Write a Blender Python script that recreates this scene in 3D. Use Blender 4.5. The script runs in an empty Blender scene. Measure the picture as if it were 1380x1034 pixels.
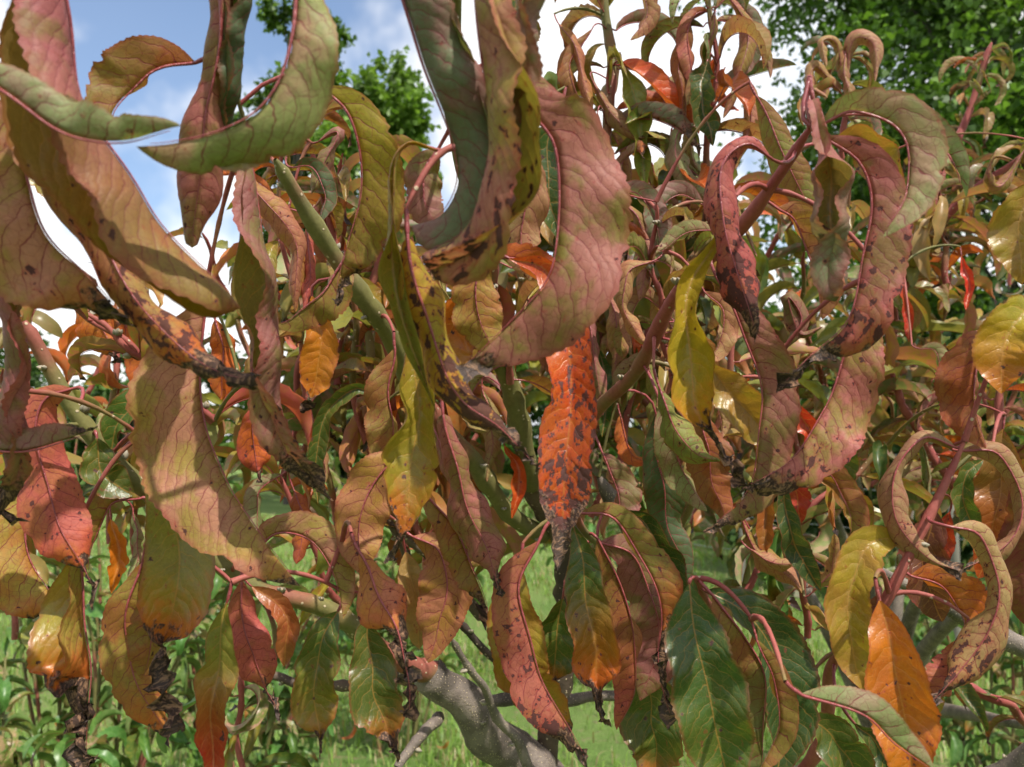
import bpy, math, random
import numpy as np
from mathutils import Vector, Matrix
RAD = math.radians
random.seed(7); RNG = np.random.default_rng(7)
SC = bpy.context.scene
COL = SC.collection
# ------------------------------------------------------------------ camera
CAM = np.array([0.0, 0.0, 1.52]); PITCH = RAD(4.2); LENS = 29.0
FPX = 1380 * LENS / 36.0
cd = bpy.data.cameras.new('camera'); co = bpy.data.objects.new('camera', cd); COL.objects.link(co)
co.location = CAM; co.rotation_euler = (RAD(90) + PITCH, 0, 0)
cd.lens = LENS; cd.sensor_width = 36; cd.clip_start = 0.02; cd.clip_end = 2000
cd.dof.use_dof = True; cd.dof.focus_distance = 0.68; cd.dof.aperture_fstop = 11.5
SC.camera = co
# ------------------------------------------------------------------ world, sun, exposure
SUN_EL, SUN_AZ = 59.0, 143.0          # azimuth clockwise from +Y, so the sun stands behind and right of the camera
W = bpy.data.worlds.new('World'); SC.world = W; W.use_nodes = True
SKY_STRENGTH = 0.15
sl = bpy.data.lights.new('sun', 'SUN'); so = bpy.data.objects.new('sun', sl); COL.objects.link(so)
sl.energy = 5.0; sl.angle = RAD(0.6); sl.color = (1.0, 0.95, 0.86)
sdir = Vector((math.sin(RAD(SUN_AZ)) * math.cos(RAD(SUN_EL)), math.cos(RAD(SUN_AZ)) * math.cos(RAD(SUN_EL)), math.sin(RAD(SUN_EL))))
so.rotation_euler = sdir.to_track_quat('Z', 'Y').to_euler(); so.location = (0, 0, 20)
SC.view_settings.view_transform = 'Standard'; SC.view_settings.look = 'None'
SC.view_settings.exposure = 0.42; SC.view_settings.gamma = 1.0
SC.render.engine = 'CYCLES'; SC.cycles.use_denoising = True; SC.cycles.use_adaptive_sampling = True; SC.cycles.adaptive_threshold = 0.025
SC.cycles.max_bounces = 4; SC.cycles.diffuse_bounces = 2; SC.cycles.transmission_bounces = 3; SC.cycles.glossy_bounces = 2
SC.cycles.transparent_max_bounces = 6; SC.cycles.caustics_reflective = False; SC.cycles.caustics_refractive = False

# ------------------------------------------------------------------ node helper
class NT:
    def __init__(s, tree): s.t = tree; s.n = tree.nodes; s.l = tree.links; s.n.clear()
    def new(s, kind, **kw):
        x = s.n.new(kind)
        for k, v in kw.items(): setattr(x, k, v)
        return x
    def put(s, sock, v):
        if v is None: return
        if isinstance(v, bpy.types.NodeSocket): s.l.new(v, sock)
        elif isinstance(v, (tuple, list)):
            n = len(sock.default_value); v = tuple(v)
            sock.default_value = (v + (1.0,))[:n] if len(v) < n else v[:n]
        else: sock.default_value = v
    def m(s, op, a, b=None, c=None, clamp=False):
        x = s.new('ShaderNodeMath', operation=op, use_clamp=clamp)
        for i, v in enumerate((a, b, c)): s.put(x.inputs[i], v)
        return x.outputs[0]
    def vm(s, op, a, b=None, scale=None):
        x = s.new('ShaderNodeVectorMath', operation=op); s.put(x.inputs[0], a); s.put(x.inputs[1], b)
        if scale is not None: s.put(x.inputs[3], scale)
        return x.outputs[0]
    def step(s, e0, e1, x):
        r = s.new('ShaderNodeMapRange', interpolation_type='SMOOTHSTEP')
        s.put(r.inputs['Value'], x); s.put(r.inputs['From Min'], e0); s.put(r.inputs['From Max'], e1)
        return r.outputs[0]
    def mix(s, f, a, b, blend='MIX'):
        x = s.new('ShaderNodeMix', data_type='RGBA', blend_type=blend)
        s.put(x.inputs[0], f); s.put(x.inputs[6], a); s.put(x.inputs[7], b)
        return x.outputs[2]
    def noise(s, vec, scale, detail=2.0, rough=0.5):
        x = s.new('ShaderNodeTexNoise'); s.put(x.inputs['Vector'], vec); x.inputs['Scale'].default_value = scale
        x.inputs['Detail'].default_value = detail; x.inputs['Roughness'].default_value = rough
        return x.outputs[0]
    def vor(s, vec, scale, feature='F1', rnd=1.0):
        x = s.new('ShaderNodeTexVoronoi', feature=feature); s.put(x.inputs['Vector'], vec)
        x.inputs['Scale'].default_value = scale; x.inputs['Randomness'].default_value = rnd
        return x
    def attr(s, name): return s.new('ShaderNodeAttribute', attribute_name=name)
    def sep(s, v):
        x = s.new('ShaderNodeSeparateXYZ'); s.put(x.inputs[0], v); return x.outputs
    def comb(s, a, b, c):
        x = s.new('ShaderNodeCombineXYZ')
        for i, v in enumerate((a, b, c)): s.put(x.inputs[i], v)
        return x.outputs[0]

def material(name):
    m = bpy.data.materials.new(name); m.use_nodes = True
    return m, NT(m.node_tree)

# ------------------------------------------------------------------ sky with broken cloud
def build_world():
    t = NT(W.node_tree)
    out = t.new('ShaderNodeOutputWorld'); bg = t.new('ShaderNodeBackground'); bg.inputs[1].default_value = SKY_STRENGTH
    sky = t.new('ShaderNodeTexSky', sky_type='NISHITA'); sky.sun_disc = False
    sky.sun_elevation = RAD(SUN_EL); sky.sun_rotation = RAD(SUN_AZ)
    sky.air_density = 1.0; sky.dust_density = 0.6; sky.ozone_density = 1.6
    tc = t.new('ShaderNodeTexCoord')
    v = t.vm('ADD', tc.outputs['Generated'], (3.1, 0.7, 0.35))
    big = t.noise(v, 2.1, 3.0, 0.55); fine = t.noise(v, 6.0, 4.0, 0.6)
    dens = t.m('ADD', t.m('MULTIPLY', big, 0.75), t.m('MULTIPLY', fine, 0.25))
    mask = t.m('ADD', 0.05, t.m('MULTIPLY', t.step(0.41, 0.50, dens), 0.95))
    shade = t.noise(t.vm('ADD', v, (5, 2, 1)), 3.4, 2.0, 0.55)
    cloud = t.mix(t.step(0.45, 0.70, shade), (6.6, 6.6, 6.6), (4.6, 5.0, 5.6))
    t.put(bg.inputs[0], t.mix(mask, sky.outputs[0], cloud))
    t.l.new(bg.outputs[0], out.inputs[0])
build_world()

# ------------------------------------------------------------------ materials
def leaf_material():
    m, t = material('leaf_blade')
    out = t.new('ShaderNodeOutputMaterial')
    x, y, seed = t.sep(t.attr('lp').outputs['Vector'])
    u, v, nec = t.sep(t.attr('lu').outputs['Vector'])
    spots, tipred, rib = t.sep(t.attr('lq').outputs['Vector'])
    ct = t.attr('ct').outputs['Color']; cb = t.attr('cb').outputs['Color']; cc = t.attr('cc').outputs['Color']
    back = t.new('ShaderNodeNewGeometry').outputs['Backfacing']
    ay = t.m('ABSOLUTE', y); av = t.m('ABSOLUTE', v)
    C = t.comb(x, y, t.m('MULTIPLY', seed, 7.31))
    n1 = t.m('SUBTRACT', t.noise(C, 0.75, 2), 0.5)
    curve = t.m('ADD', t.m('MULTIPLY', ay, 0.45), t.m('MULTIPLY', t.m('MULTIPLY', ay, ay), 0.22))
    ph = t.m('ADD', t.m('DIVIDE', t.m('ADD', t.m('SUBTRACT', x, curve), t.m('MULTIPLY', n1, 1.35)), 1.0), t.m('MULTIPLY', t.m('GREATER_THAN', y, 0.0), 0.43))
    dv = t.m('SUBTRACT', 0.5, t.m('ABSOLUTE', t.m('SUBTRACT', t.m('FRACT', ph), 0.5)))
    vline = t.m('MULTIPLY', t.m('SUBTRACT', 1.0, t.step(0.012, 0.055, dv)), t.m('SUBTRACT', 1.0, t.m('MULTIPLY', t.step(0.55, 1.0, av), 0.75)))
    Cw = t.vm('ADD', C, t.vm('SCALE', t.comb(n1, n1, 0.0), None, 0.6))
    net = t.vor(Cw, 2.1, 'DISTANCE_TO_EDGE').outputs['Distance']
    nline = t.m('SUBTRACT', 1.0, t.step(0.0, 0.04, net))
    vein = t.m('MAXIMUM', vline, t.m('MULTIPLY', nline, 0.6))
    mid = t.m('SUBTRACT', 1.0, t.step(0.035, 0.075, ay))
    # pigment
    n2 = t.noise(C, 0.42, 3, 0.6); n3 = t.noise(C, 5.5, 3, 0.65); n4 = t.noise(C, 1.3, 3, 0.6)
    patch = t.step(0.42, 0.62, n2)
    und = t.mix(patch, cb, cc)
    und = t.mix(t.m('MULTIPLY', vein, 0.80), und, (0.17, 0.022, 0.035, 1))
    upp = t.mix(t.m('MULTIPLY', patch, 0.55), ct, cc)
    upp = t.mix(t.m('MULTIPLY', t.m('MAXIMUM', mid, t.m('MULTIPLY', vline, 0.75)), 0.62), upp, t.mix(0.6, ct, (0.55, 0.26, 0.06, 1)))
    upp = t.mix(t.m('MULTIPLY', nline, 0.16), upp, (0.50, 0.30, 0.08, 1))
    base = t.mix(back, upp, und)
    base = t.mix(1.0, base, t.mix(n3, (0.74, 0.72, 0.70, 1), (1.22, 1.22, 1.2, 1)), 'MULTIPLY')
    base = t.mix(1.0, base, t.mix(n4, (0.80, 0.78, 0.78, 1), (1.18, 1.18, 1.18, 1)), 'MULTIPLY')
    # reddening ahead of the dead tip and along the margin
    e = t.m('ADD', t.m('ADD', u, t.m('MULTIPLY', t.m('SUBTRACT', n4, 0.5), 0.28)), t.m('MULTIPLY', av, 0.05))
    halo = t.m('MULTIPLY', t.step(t.m('SUBTRACT', nec, 0.26), nec, e), t.m('MULTIPLY', tipred, t.step(0.25, 0.50, n2)))
    base = t.mix(t.m('MULTIPLY', halo, 0.85), base, t.mix(n2, (0.47, 0.05, 0.022, 1), (0.54, 0.16, 0.02, 1)))
    base = t.mix(t.m('MULTIPLY', t.step(0.86, 1.0, av), 0.45), base, (0.26, 0.045, 0.035, 1))
    # freckles and shot-hole spots
    dens = t.m('MULTIPLY', spots, t.m('ADD', 0.28, t.m('MULTIPLY', t.m('MULTIPLY', u, u), 1.25)))
    wob = t.m('MULTIPLY', t.m('SUBTRACT', n3, 0.5), 0.9)
    def dots(scale, rad, dens):
        V = t.vor(C, scale)
        r, g, b = t.sep(V.outputs['Color'])
        lim = t.m('MULTIPLY', t.m('ADD', 0.35, g), rad)
        d = t.m('ADD', V.outputs['Distance'], wob)
        s = t.m('SUBTRACT', 1.0, t.step(t.m('SUBTRACT', lim, 0.05), lim, d))
        h = t.m('SUBTRACT', 1.0, t.step(lim, t.m('ADD', lim, 0.18), d))
        on = t.m('LESS_THAN', r, dens)
        return t.m('MULTIPLY', s, on), t.m('MULTIPLY', h, on)
    s2, h2 = dots(2.0, 0.26, t.m('MULTIPLY', dens, 0.42))
    nb = t.noise(t.comb(t.m('MULTIPLY', x, 0.8), y, t.m('MULTIPLY', seed, 3.7)), 1.65, 3, 0.6)
    thr = t.m('SUBTRACT', 0.725, t.m('MULTIPLY', dens, 0.21))
    s1 = t.step(thr, t.m('ADD', thr, 0.02), nb); h1 = t.step(t.m('SUBTRACT', thr, 0.07), thr, nb)
    sp = t.m('MAXIMUM', s1, s2); hl = t.m('MAXIMUM', h1, t.m('MULTIPLY', h2, 0.6))
    base = t.mix(t.m('MULTIPLY', hl, 0.42), base, (0.30, 0.03, 0.03, 1))
    base = t.mix(t.m('MULTIPLY', sp, 0.93), base, t.mix(n3, (0.018, 0.007, 0.008, 1), (0.09, 0.035, 0.03, 1)))
    dead = t.step(t.m('SUBTRACT', nec, 0.06), t.m('SUBTRACT', nec, 0.02), e)
    deadc = t.mix(t.step(0.45, 0.64, n3), (0.040, 0.022, 0.016, 1), (0.22, 0.12, 0.07, 1))
    base = t.mix(dead, base, deadc)
    base = t.mix(rib, base, t.mix(n2, (0.15, 0.022, 0.035, 1), (0.34, 0.075, 0.065, 1)))
    # relief: blisters between the veins, sunk veins
    hgt = t.m('SUBTRACT', t.m('ADD', t.m('MULTIPLY', t.step(0.0, 0.40, dv), 0.30), t.m('MULTIPLY', n4, 0.45)), t.m('MULTIPLY', vein, 0.16))
    hgt = t.m('MULTIPLY', hgt, t.m('SUBTRACT', 1.0, t.m('MULTIPLY', back, 2.0)))
    hgt = t.m('ADD', hgt, t.m('MULTIPLY', n3, t.m('ADD', 0.2, t.m('MULTIPLY', dead, 1.3))))
    bump = t.new('ShaderNodeBump'); bump.inputs['Strength'].default_value = 0.55; bump.inputs['Distance'].default_value = 0.0014
    t.put(bump.inputs['Height'], hgt)
    p = t.new('ShaderNodeBsdfPrincipled')
    t.put(p.inputs['Base Color'], base); t.put(p.inputs['Normal'], bump.outputs[0])
    ro = t.m('ADD', t.m('ADD', 0.34, t.m('MULTIPLY', back, 0.22)), t.m('MULTIPLY', t.m('MAXIMUM', dead, sp), 0.35))
    t.put(p.inputs['Roughness'], t.m('ADD', ro, t.m('MULTIPLY', t.m('SUBTRACT', n3, 0.5), 0.18)))
    t.put(p.inputs['Specular IOR Level'], t.m('SUBTRACT', 0.46, t.m('MULTIPLY', back, 0.22)))
    tr = t.new('ShaderNodeBsdfTranslucent')
    t.put(tr.inputs[0], t.mix(1.0, base, (1.28, 1.28, 0.68, 1), 'MULTIPLY')); t.put(tr.inputs['Normal'], bump.outputs[0])
    mx = t.new('ShaderNodeMixShader')
    t.put(mx.inputs[0], t.m('MULTIPLY', 0.30, t.m('SUBTRACT', 1.0, t.m('MAXIMUM', dead, t.m('MAXIMUM', sp, rib)))))
    t.l.new(p.outputs[0], mx.inputs[1]); t.l.new(tr.outputs[0], mx.inputs[2])
    t.l.new(mx.outputs[0], out.inputs[0])
    return m

def far_leaf_material():
    m, t = material('leaf_blade_distant')
    out = t.new('ShaderNodeOutputMaterial')
    lp = t.attr('lp').outputs['Vector']
    u, v, nec = t.sep(t.attr('lu').outputs['Vector'])
    spots, tipred, rib = t.sep(t.attr('lq').outputs['Vector'])
    back = t.new('ShaderNodeNewGeometry').outputs['Backfacing']
    n = t.noise(lp, 1.1, 3, 0.65)
    base = t.mix(back, t.attr('ct').outputs['Color'], t.attr('cb').outputs['Color'])
    base = t.mix(t.step(0.42, 0.6, n), base, t.attr('cc').outputs['Color'])
    base = t.mix(1.0, base, t.mix(n, (0.7, 0.7, 0.7, 1), (1.3, 1.3, 1.3, 1)), 'MULTIPLY')
    e = t.m('ADD', u, t.m('MULTIPLY', t.m('SUBTRACT', n, 0.5), 0.3))
    base = t.mix(t.m('MULTIPLY', t.m('MULTIPLY', t.step(t.m('SUBTRACT', nec, 0.34), nec, e), tipred), 0.8), base, (0.46, 0.11, 0.03, 1))
    base = t.mix(t.step(nec, t.m('ADD', nec, 0.03), e), base, (0.035, 0.018, 0.013, 1))
    base = t.mix(rib, base, (0.30, 0.07, 0.06, 1))
    p = t.new('ShaderNodeBsdfPrincipled'); t.put(p.inputs['Base Color'], base)
    t.put(p.inputs['Roughness'], t.m('ADD', 0.36, t.m('MULTIPLY', back, 0.2))); p.inputs['Specular IOR Level'].default_value = 0.4
    tr = t.new('ShaderNodeBsdfTranslucent'); t.put(tr.inputs[0], t.mix(1.0, base, (1.28, 1.28, 0.68, 1), 'MULTIPLY'))
    mx = t.new('ShaderNodeMixShader'); mx.inputs[0].default_value = 0.3
    t.l.new(p.outputs[0], mx.inputs[1]); t.l.new(tr.outputs[0], mx.inputs[2]); t.l.new(mx.outputs[0], out.inputs[0])
    return m
M_FAR = far_leaf_material()

def bark_material(name, c1, c2, c3, lent, bumpd=0.0012, scale=1.0):
    m, t = material(name)
    out = t.new('ShaderNodeOutputMaterial'); p = t.new('ShaderNodeBsdfPrincipled')
    o = t.new('ShaderNodeTexCoord').outputs['Object']
    P = t.vm('SCALE', o, None, scale)
    n = t.noise(P, 28, 4, 0.6); nf = t.noise(P, 260, 3, 0.6); nl = t.noise(P, 9, 2)
    base = t.mix(t.step(0.38, 0.62, n), c1, c2)
    base = t.mix(t.step(0.52, 0.66, nl), base, c3)
    base = t.mix(1.0, base, t.mix(nf, (0.68, 0.66, 0.64, 1), (1.3, 1.28, 1.25, 1)), 'MULTIPLY')
    V = t.vor(P, 210.0); r, g, b = t.sep(V.outputs['Color'])
    L = t.m('MULTIPLY', t.m('SUBTRACT', 1.0, t.step(0.20, 0.34, V.outputs['Distance'])), t.m('LESS_THAN', r, lent))
    base = t.mix(t.m('MULTIPLY', L, 0.8), base, (0.50, 0.40, 0.27, 1))
    t.put(p.inputs['Base Color'], base); p.inputs['Roughness'].default_value = 0.62
    p.inputs['Specular IOR Level'].default_value = 0.28
    h = t.m('ADD', t.m('ADD', t.m('MULTIPLY', n, 0.6), t.m('MULTIPLY', nf, 0.5)), t.m('MULTIPLY', L, 0.9))
    bm = t.new('ShaderNodeBump'); bm.inputs['Strength'].default_value = 0.8; bm.inputs['Distance'].default_value = bumpd
    t.put(bm.inputs['Height'], h); t.put(p.inputs['Normal'], bm.outputs[0])
    t.l.new(p.outputs[0], out.inputs[0]); return m

M_LEAF = leaf_material()
M_SHOOT = bark_material('red_green_shoot_bark', (0.30, 0.085, 0.07), (0.24, 0.055, 0.05), (0.17, 0.13, 0.045), 0.12, 0.0006)
M_GREENSHOOT = bark_material('green_shoot_bark', (0.16, 0.15, 0.05), (0.13, 0.12, 0.045), (0.25, 0.08, 0.06), 0.10, 0.0006)
M_GREY = bark_material('grey_lenticel_bark', (0.20, 0.165, 0.14), (0.13, 0.105, 0.09), (0.085, 0.07, 0.06), 0.5, 0.0024, 1.7)
M_DARK = bark_material('dark_trunk_bark', (0.075, 0.052, 0.040), (0.12, 0.085, 0.06), (0.05, 0.036, 0.03), 0.40, 0.0016)
M_BUD = bark_material('bud_scale', (0.30, 0.27, 0.21), (0.16, 0.12, 0.09), (0.40, 0.37, 0.31), 0.3, 0.0005)
M_TRUNK = bark_material('forest_bark', (0.06, 0.05, 0.04), (0.09, 0.075, 0.06), (0.04, 0.035, 0.03), 0.0, 0.02, 0.1)

def crown_material():
    m, t = material('broad_leaf_crown')
    out = t.new('ShaderNodeOutputMaterial'); p = t.new('ShaderNodeBsdfPrincipled')
    c = t.attr('ct').outputs['Color']
    t.put(p.inputs['Base Color'], c); p.inputs['Roughness'].default_value = 0.45; p.inputs['Specular IOR Level'].default_value = 0.35
    tr = t.new('ShaderNodeBsdfTranslucent'); t.put(tr.inputs[0], t.mix(1.0, c, (1.35, 1.5, 0.7, 1), 'MULTIPLY'))
    mx = t.new('ShaderNodeMixShader'); mx.inputs[0].default_value = 0.33
    t.l.new(p.outputs[0], mx.inputs[1]); t.l.new(tr.outputs[0], mx.inputs[2]); t.l.new(mx.outputs[0], out.inputs[0])
    return m
M_CROWN = crown_material()

def lawn_material():
    m, t = material('lawn_ground')
    out = t.new('ShaderNodeOutputMaterial'); p = t.new('ShaderNodeBsdfPrincipled')
    o = t.new('ShaderNodeTexCoord').outputs['Object']
    n = t.noise(o, 0.55, 4, 0.6); f = t.noise(o, 14, 4, 0.7); ff = t.noise(o, 90, 3, 0.7)
    c = t.mix(t.step(0.35, 0.65, n), (0.115, 0.20, 0.045, 1), (0.19, 0.27, 0.075, 1))
    c = t.mix(t.m('MULTIPLY', t.step(0.52, 0.68, f), 0.75), c, (0.26, 0.21, 0.12, 1))
    c = t.mix(1.0, c, t.mix(ff, (0.55, 0.55, 0.55, 1), (1.4, 1.4, 1.4, 1)), 'MULTIPLY')
    t.put(p.inputs['Base Color'], c); p.inputs['Roughness'].default_value = 0.9; p.inputs['Specular IOR Level'].default_value = 0.1
    b = t.new('ShaderNodeBump'); b.inputs['Strength'].default_value = 0.9; b.inputs['Distance'].default_value = 0.04
    t.put(b.inputs['Height'], t.m('ADD', f, ff)); t.put(p.inputs['Normal'], b.outputs[0])
    t.l.new(p.outputs[0], out.inputs[0]); return m
M_LAWN = lawn_material()
def plain(name, col, rough=0.6, metal=0.0):
    m, t = material(name); out = t.new('ShaderNodeOutputMaterial'); p = t.new('ShaderNodeBsdfPrincipled')
    o = t.new('ShaderNodeTexCoord').outputs['Object']
    n = t.noise(o, 20, 4, 0.6)
    t.put(p.inputs['Base Color'], t.mix(n, tuple(c * 0.7 for c in col[:3]) + (1,), tuple(c * 1.25 for c in col[:3]) + (1,)))
    p.inputs['Roughness'].default_value = rough; p.inputs['Metallic'].default_value = metal
    t.l.new(p.outputs[0], out.inputs[0]); return m
M_POST = plain('weathered_post', (0.16, 0.15, 0.12), 0.8)
M_WIRE = plain('galvanised_wire', (0.35, 0.36, 0.36), 0.4, 0.8)

# ------------------------------------------------------------------ geometry helpers
_cp, _sp = math.cos(PITCH), math.sin(PITCH)
def unproj(px, py, d):
    """a point d metres ahead of the camera, seen at pixel (px, py) of the photograph"""
    xr = (px - 690) / FPX * d; yu = (517 - py) / FPX * d
    return np.array([CAM[0] + xr, CAM[1] + d * _cp - yu * _sp, CAM[2] + d * _sp + yu * _cp])

def spline(P, n):
    P = np.asarray(P, float)
    if len(P) == 2: P = np.vstack([P[0], P.mean(0), P[1]])
    Q = np.vstack([2 * P[0] - P[1], P, 2 * P[-1] - P[-2]])
    out = []
    for i in range(1, len(Q) - 2):
        p0, p1, p2, p3 = Q[i - 1], Q[i], Q[i + 1], Q[i + 2]
        for s in np.linspace(0, 1, 24, endpoint=False):
            out.append(0.5 * (2 * p1 + (p2 - p0) * s + (2 * p0 - 5 * p1 + 4 * p2 - p3) * s * s + (3 * p1 - p0 - 3 * p2 + p3) * s ** 3))
    out.append(Q[-2]); out = np.array(out)
    L = np.r_[0, np.cumsum(np.linalg.norm(np.diff(out[:, :3], axis=0), axis=1))]
    t = np.linspace(0, L[-1], n)
    return np.stack([np.interp(t, L, out[:, k]) for k in range(out.shape[1])], 1)

def unit(a): return a / np.maximum(np.linalg.norm(a, axis=-1, keepdims=True), 1e-9)
def tangents(P): return unit(np.gradient(P, axis=0))

class Geo:
    """arrays of one or many leaves"""
    def __init__(s): s.v = []; s.f = []; s.a = {k: [] for k in ('lp', 'lu', 'lq', 'ct', 'cb', 'cc')}; s.n = 0
    def add(s, v, f, **a):
        s.v.append(v); s.f.append(f + s.n); s.n += len(v)
        for k in s.a: s.a[k].append(np.broadcast_to(np.asarray(a[k], float), (len(v), 3)))
    def extend(s, g, M=None, tint=None):
        v = np.concatenate(g.v)
        if M is not None: v = v @ M[:3, :3].T + M[:3, 3]
        s.v.append(v); s.f.append(np.concatenate(g.f) + s.n); s.n += len(v)
        for k in s.a: s.a[k].append(np.concatenate(g.a[k]))
    def mesh(s, name):
        return quads(name, np.concatenate(s.v), np.concatenate(s.f), {k: np.concatenate(x) for k, x in s.a.items()})

def quads(name, V, F, attrs=None, smooth=True):
    me = bpy.data.meshes.new(name)
    k = F.shape[1]
    me.vertices.add(len(V)); me.vertices.foreach_set('co', V.astype(np.float32).ravel())
    me.loops.add(F.size); me.loops.foreach_set('vertex_index', F.astype(np.int32).ravel())
    me.polygons.add(len(F)); me.polygons.foreach_set('loop_start', np.arange(0, F.size, k, dtype=np.int32))
    me.polygons.foreach_set('use_smooth', np.full(len(F), smooth))
    for a, x in (attrs or {}).items():
        if a[0] == 'c':
            at = me.attributes.new(a, 'FLOAT_COLOR', 'POINT')
            at.data.foreach_set('color', np.c_[x, np.ones(len(x))].astype(np.float32).ravel())
        else:
            at = me.attributes.new(a, 'FLOAT_VECTOR', 'POINT'); at.data.foreach_set('vector', x.astype(np.float32).ravel())
    me.update(calc_edges=True)
    return me

def link(name, me, mat=None, parent=None, loc=None, rot=None, scale=None):
    o = bpy.data.objects.new(name, me); COL.objects.link(o)
    if mat is not None and me is not None and not me.materials: me.materials.append(mat)
    if parent is not None: o.parent = parent
    if loc is not None: o.location = loc
    if rot is not None: o.rotation_euler = rot
    if scale is not None: o.scale = scale if hasattr(scale, '__len__') else (scale,) * 3
    return o
def empty(name, loc, label, cat, group=None):
    o = link(name, None, loc=loc); o.empty_display_size = 0.1
    o['label'] = label; o['category'] = cat
    if group: o['group'] = group
    return o
def grid_faces(n, m, wrap=False):
    i, j = np.meshgrid(np.arange(n - 1), np.arange(m if wrap else m - 1), indexing='ij'); i = i.ravel(); j = j.ravel(); k = (j + 1) % m
    return np.stack([i * m + j, i * m + k, (i + 1) * m + k, (i + 1) * m + j], 1)

def tube(P, R, sides=8, bumpy=0.0, seed=0):
    P = np.asarray(P, float); T = tangents(P); n = len(P)
    up = np.array([0.3, 0.2, 1.0]) if abs(T[0][2]) < 0.9 else np.array([1.0, 0.1, 0])
    A = np.zeros_like(P); a = unit(np.cross(T[0], up))
    for i in range(n):
        a = unit(a - T[i] * np.dot(a, T[i])); A[i] = a
    B = np.cross(T, A); th = np.linspace(0, 2 * np.pi, sides, endpoint=False)
    R = np.broadcast_to(np.asarray(R, float), (n,))[:, None]
    if bumpy: R = R * (1 + bumpy * np.random.default_rng(seed).normal(size=(n, sides)))
    V = P[:, None, :] + (A[:, None, :] * np.cos(th)[None, :, None] + B[:, None, :] * np.sin(th)[None, :, None]) * np.broadcast_to(R, (n, sides))[:, :, None]
    return V.reshape(-1, 3), grid_faces(n, sides, True)

# ------------------------------------------------------------------ leaf pigments: upper side, under side, patches
PAL = {
 'pink':    ((0.28, 0.22, 0.05), (0.43, 0.155, 0.125), (0.27, 0.20, 0.05)),
 'pinktan': ((0.30, 0.23, 0.06), (0.42, 0.185, 0.115), (0.32, 0.215, 0.055)),
 'mauve':   ((0.25, 0.19, 0.06), (0.35, 0.135, 0.115), (0.24, 0.165, 0.06)),
 'olive':   ((0.24, 0.20, 0.025), (0.26, 0.195, 0.045), (0.31, 0.14, 0.045)),
 'yelolive':((0.34, 0.26, 0.03), (0.33, 0.25, 0.05), (0.36, 0.17, 0.04)),
 'yellow':  ((0.46, 0.30, 0.025), (0.44, 0.27, 0.035), (0.33, 0.26, 0.03)),
 'green':   ((0.080, 0.125, 0.022), (0.17, 0.20, 0.075), (0.14, 0.145, 0.025)),
 'dkgreen': ((0.050, 0.095, 0.022), (0.105, 0.14, 0.060), (0.08, 0.10, 0.025)),
 'palegreen':((0.17, 0.23, 0.05), (0.26, 0.29, 0.11), (0.36, 0.25, 0.15)),
 'greyg':   ((0.14, 0.17, 0.06), (0.17, 0.19, 0.095), (0.27, 0.15, 0.12)),
 'tan':     ((0.34, 0.25, 0.09), (0.38, 0.25, 0.105), (0.40, 0.19, 0.10)),
 'orange':  ((0.56, 0.17, 0.012), (0.48, 0.16, 0.04), (0.50, 0.12, 0.02)),
 'redor':   ((0.55, 0.085, 0.018), (0.46, 0.10, 0.05), (0.50, 0.13, 0.02)),
 'red':     ((0.55, 0.04, 0.022), (0.45, 0.085, 0.06), (0.45, 0.09, 0.03)),
 'redpink': ((0.42, 0.10, 0.04), (0.46, 0.115, 0.085), (0.40, 0.14, 0.06)),
 'orpink':  ((0.46, 0.17, 0.04), (0.44, 0.17, 0.09), (0.40, 0.20, 0.05)),
 'brown':   ((0.28, 0.13, 0.03), (0.30, 0.13, 0.05), (0.33, 0.10, 0.03)),
 'dkred':   ((0.17, 0.045, 0.028), (0.22, 0.06, 0.045), (0.20, 0.08, 0.03)),
 'ygreen':  ((0.27, 0.25, 0.045), (0.29, 0.26, 0.07), (0.20, 0.20, 0.05)),
 'fresh':   ((0.085, 0.19, 0.035), (0.16, 0.25, 0.07), (0.12, 0.22, 0.05)),
}

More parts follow.
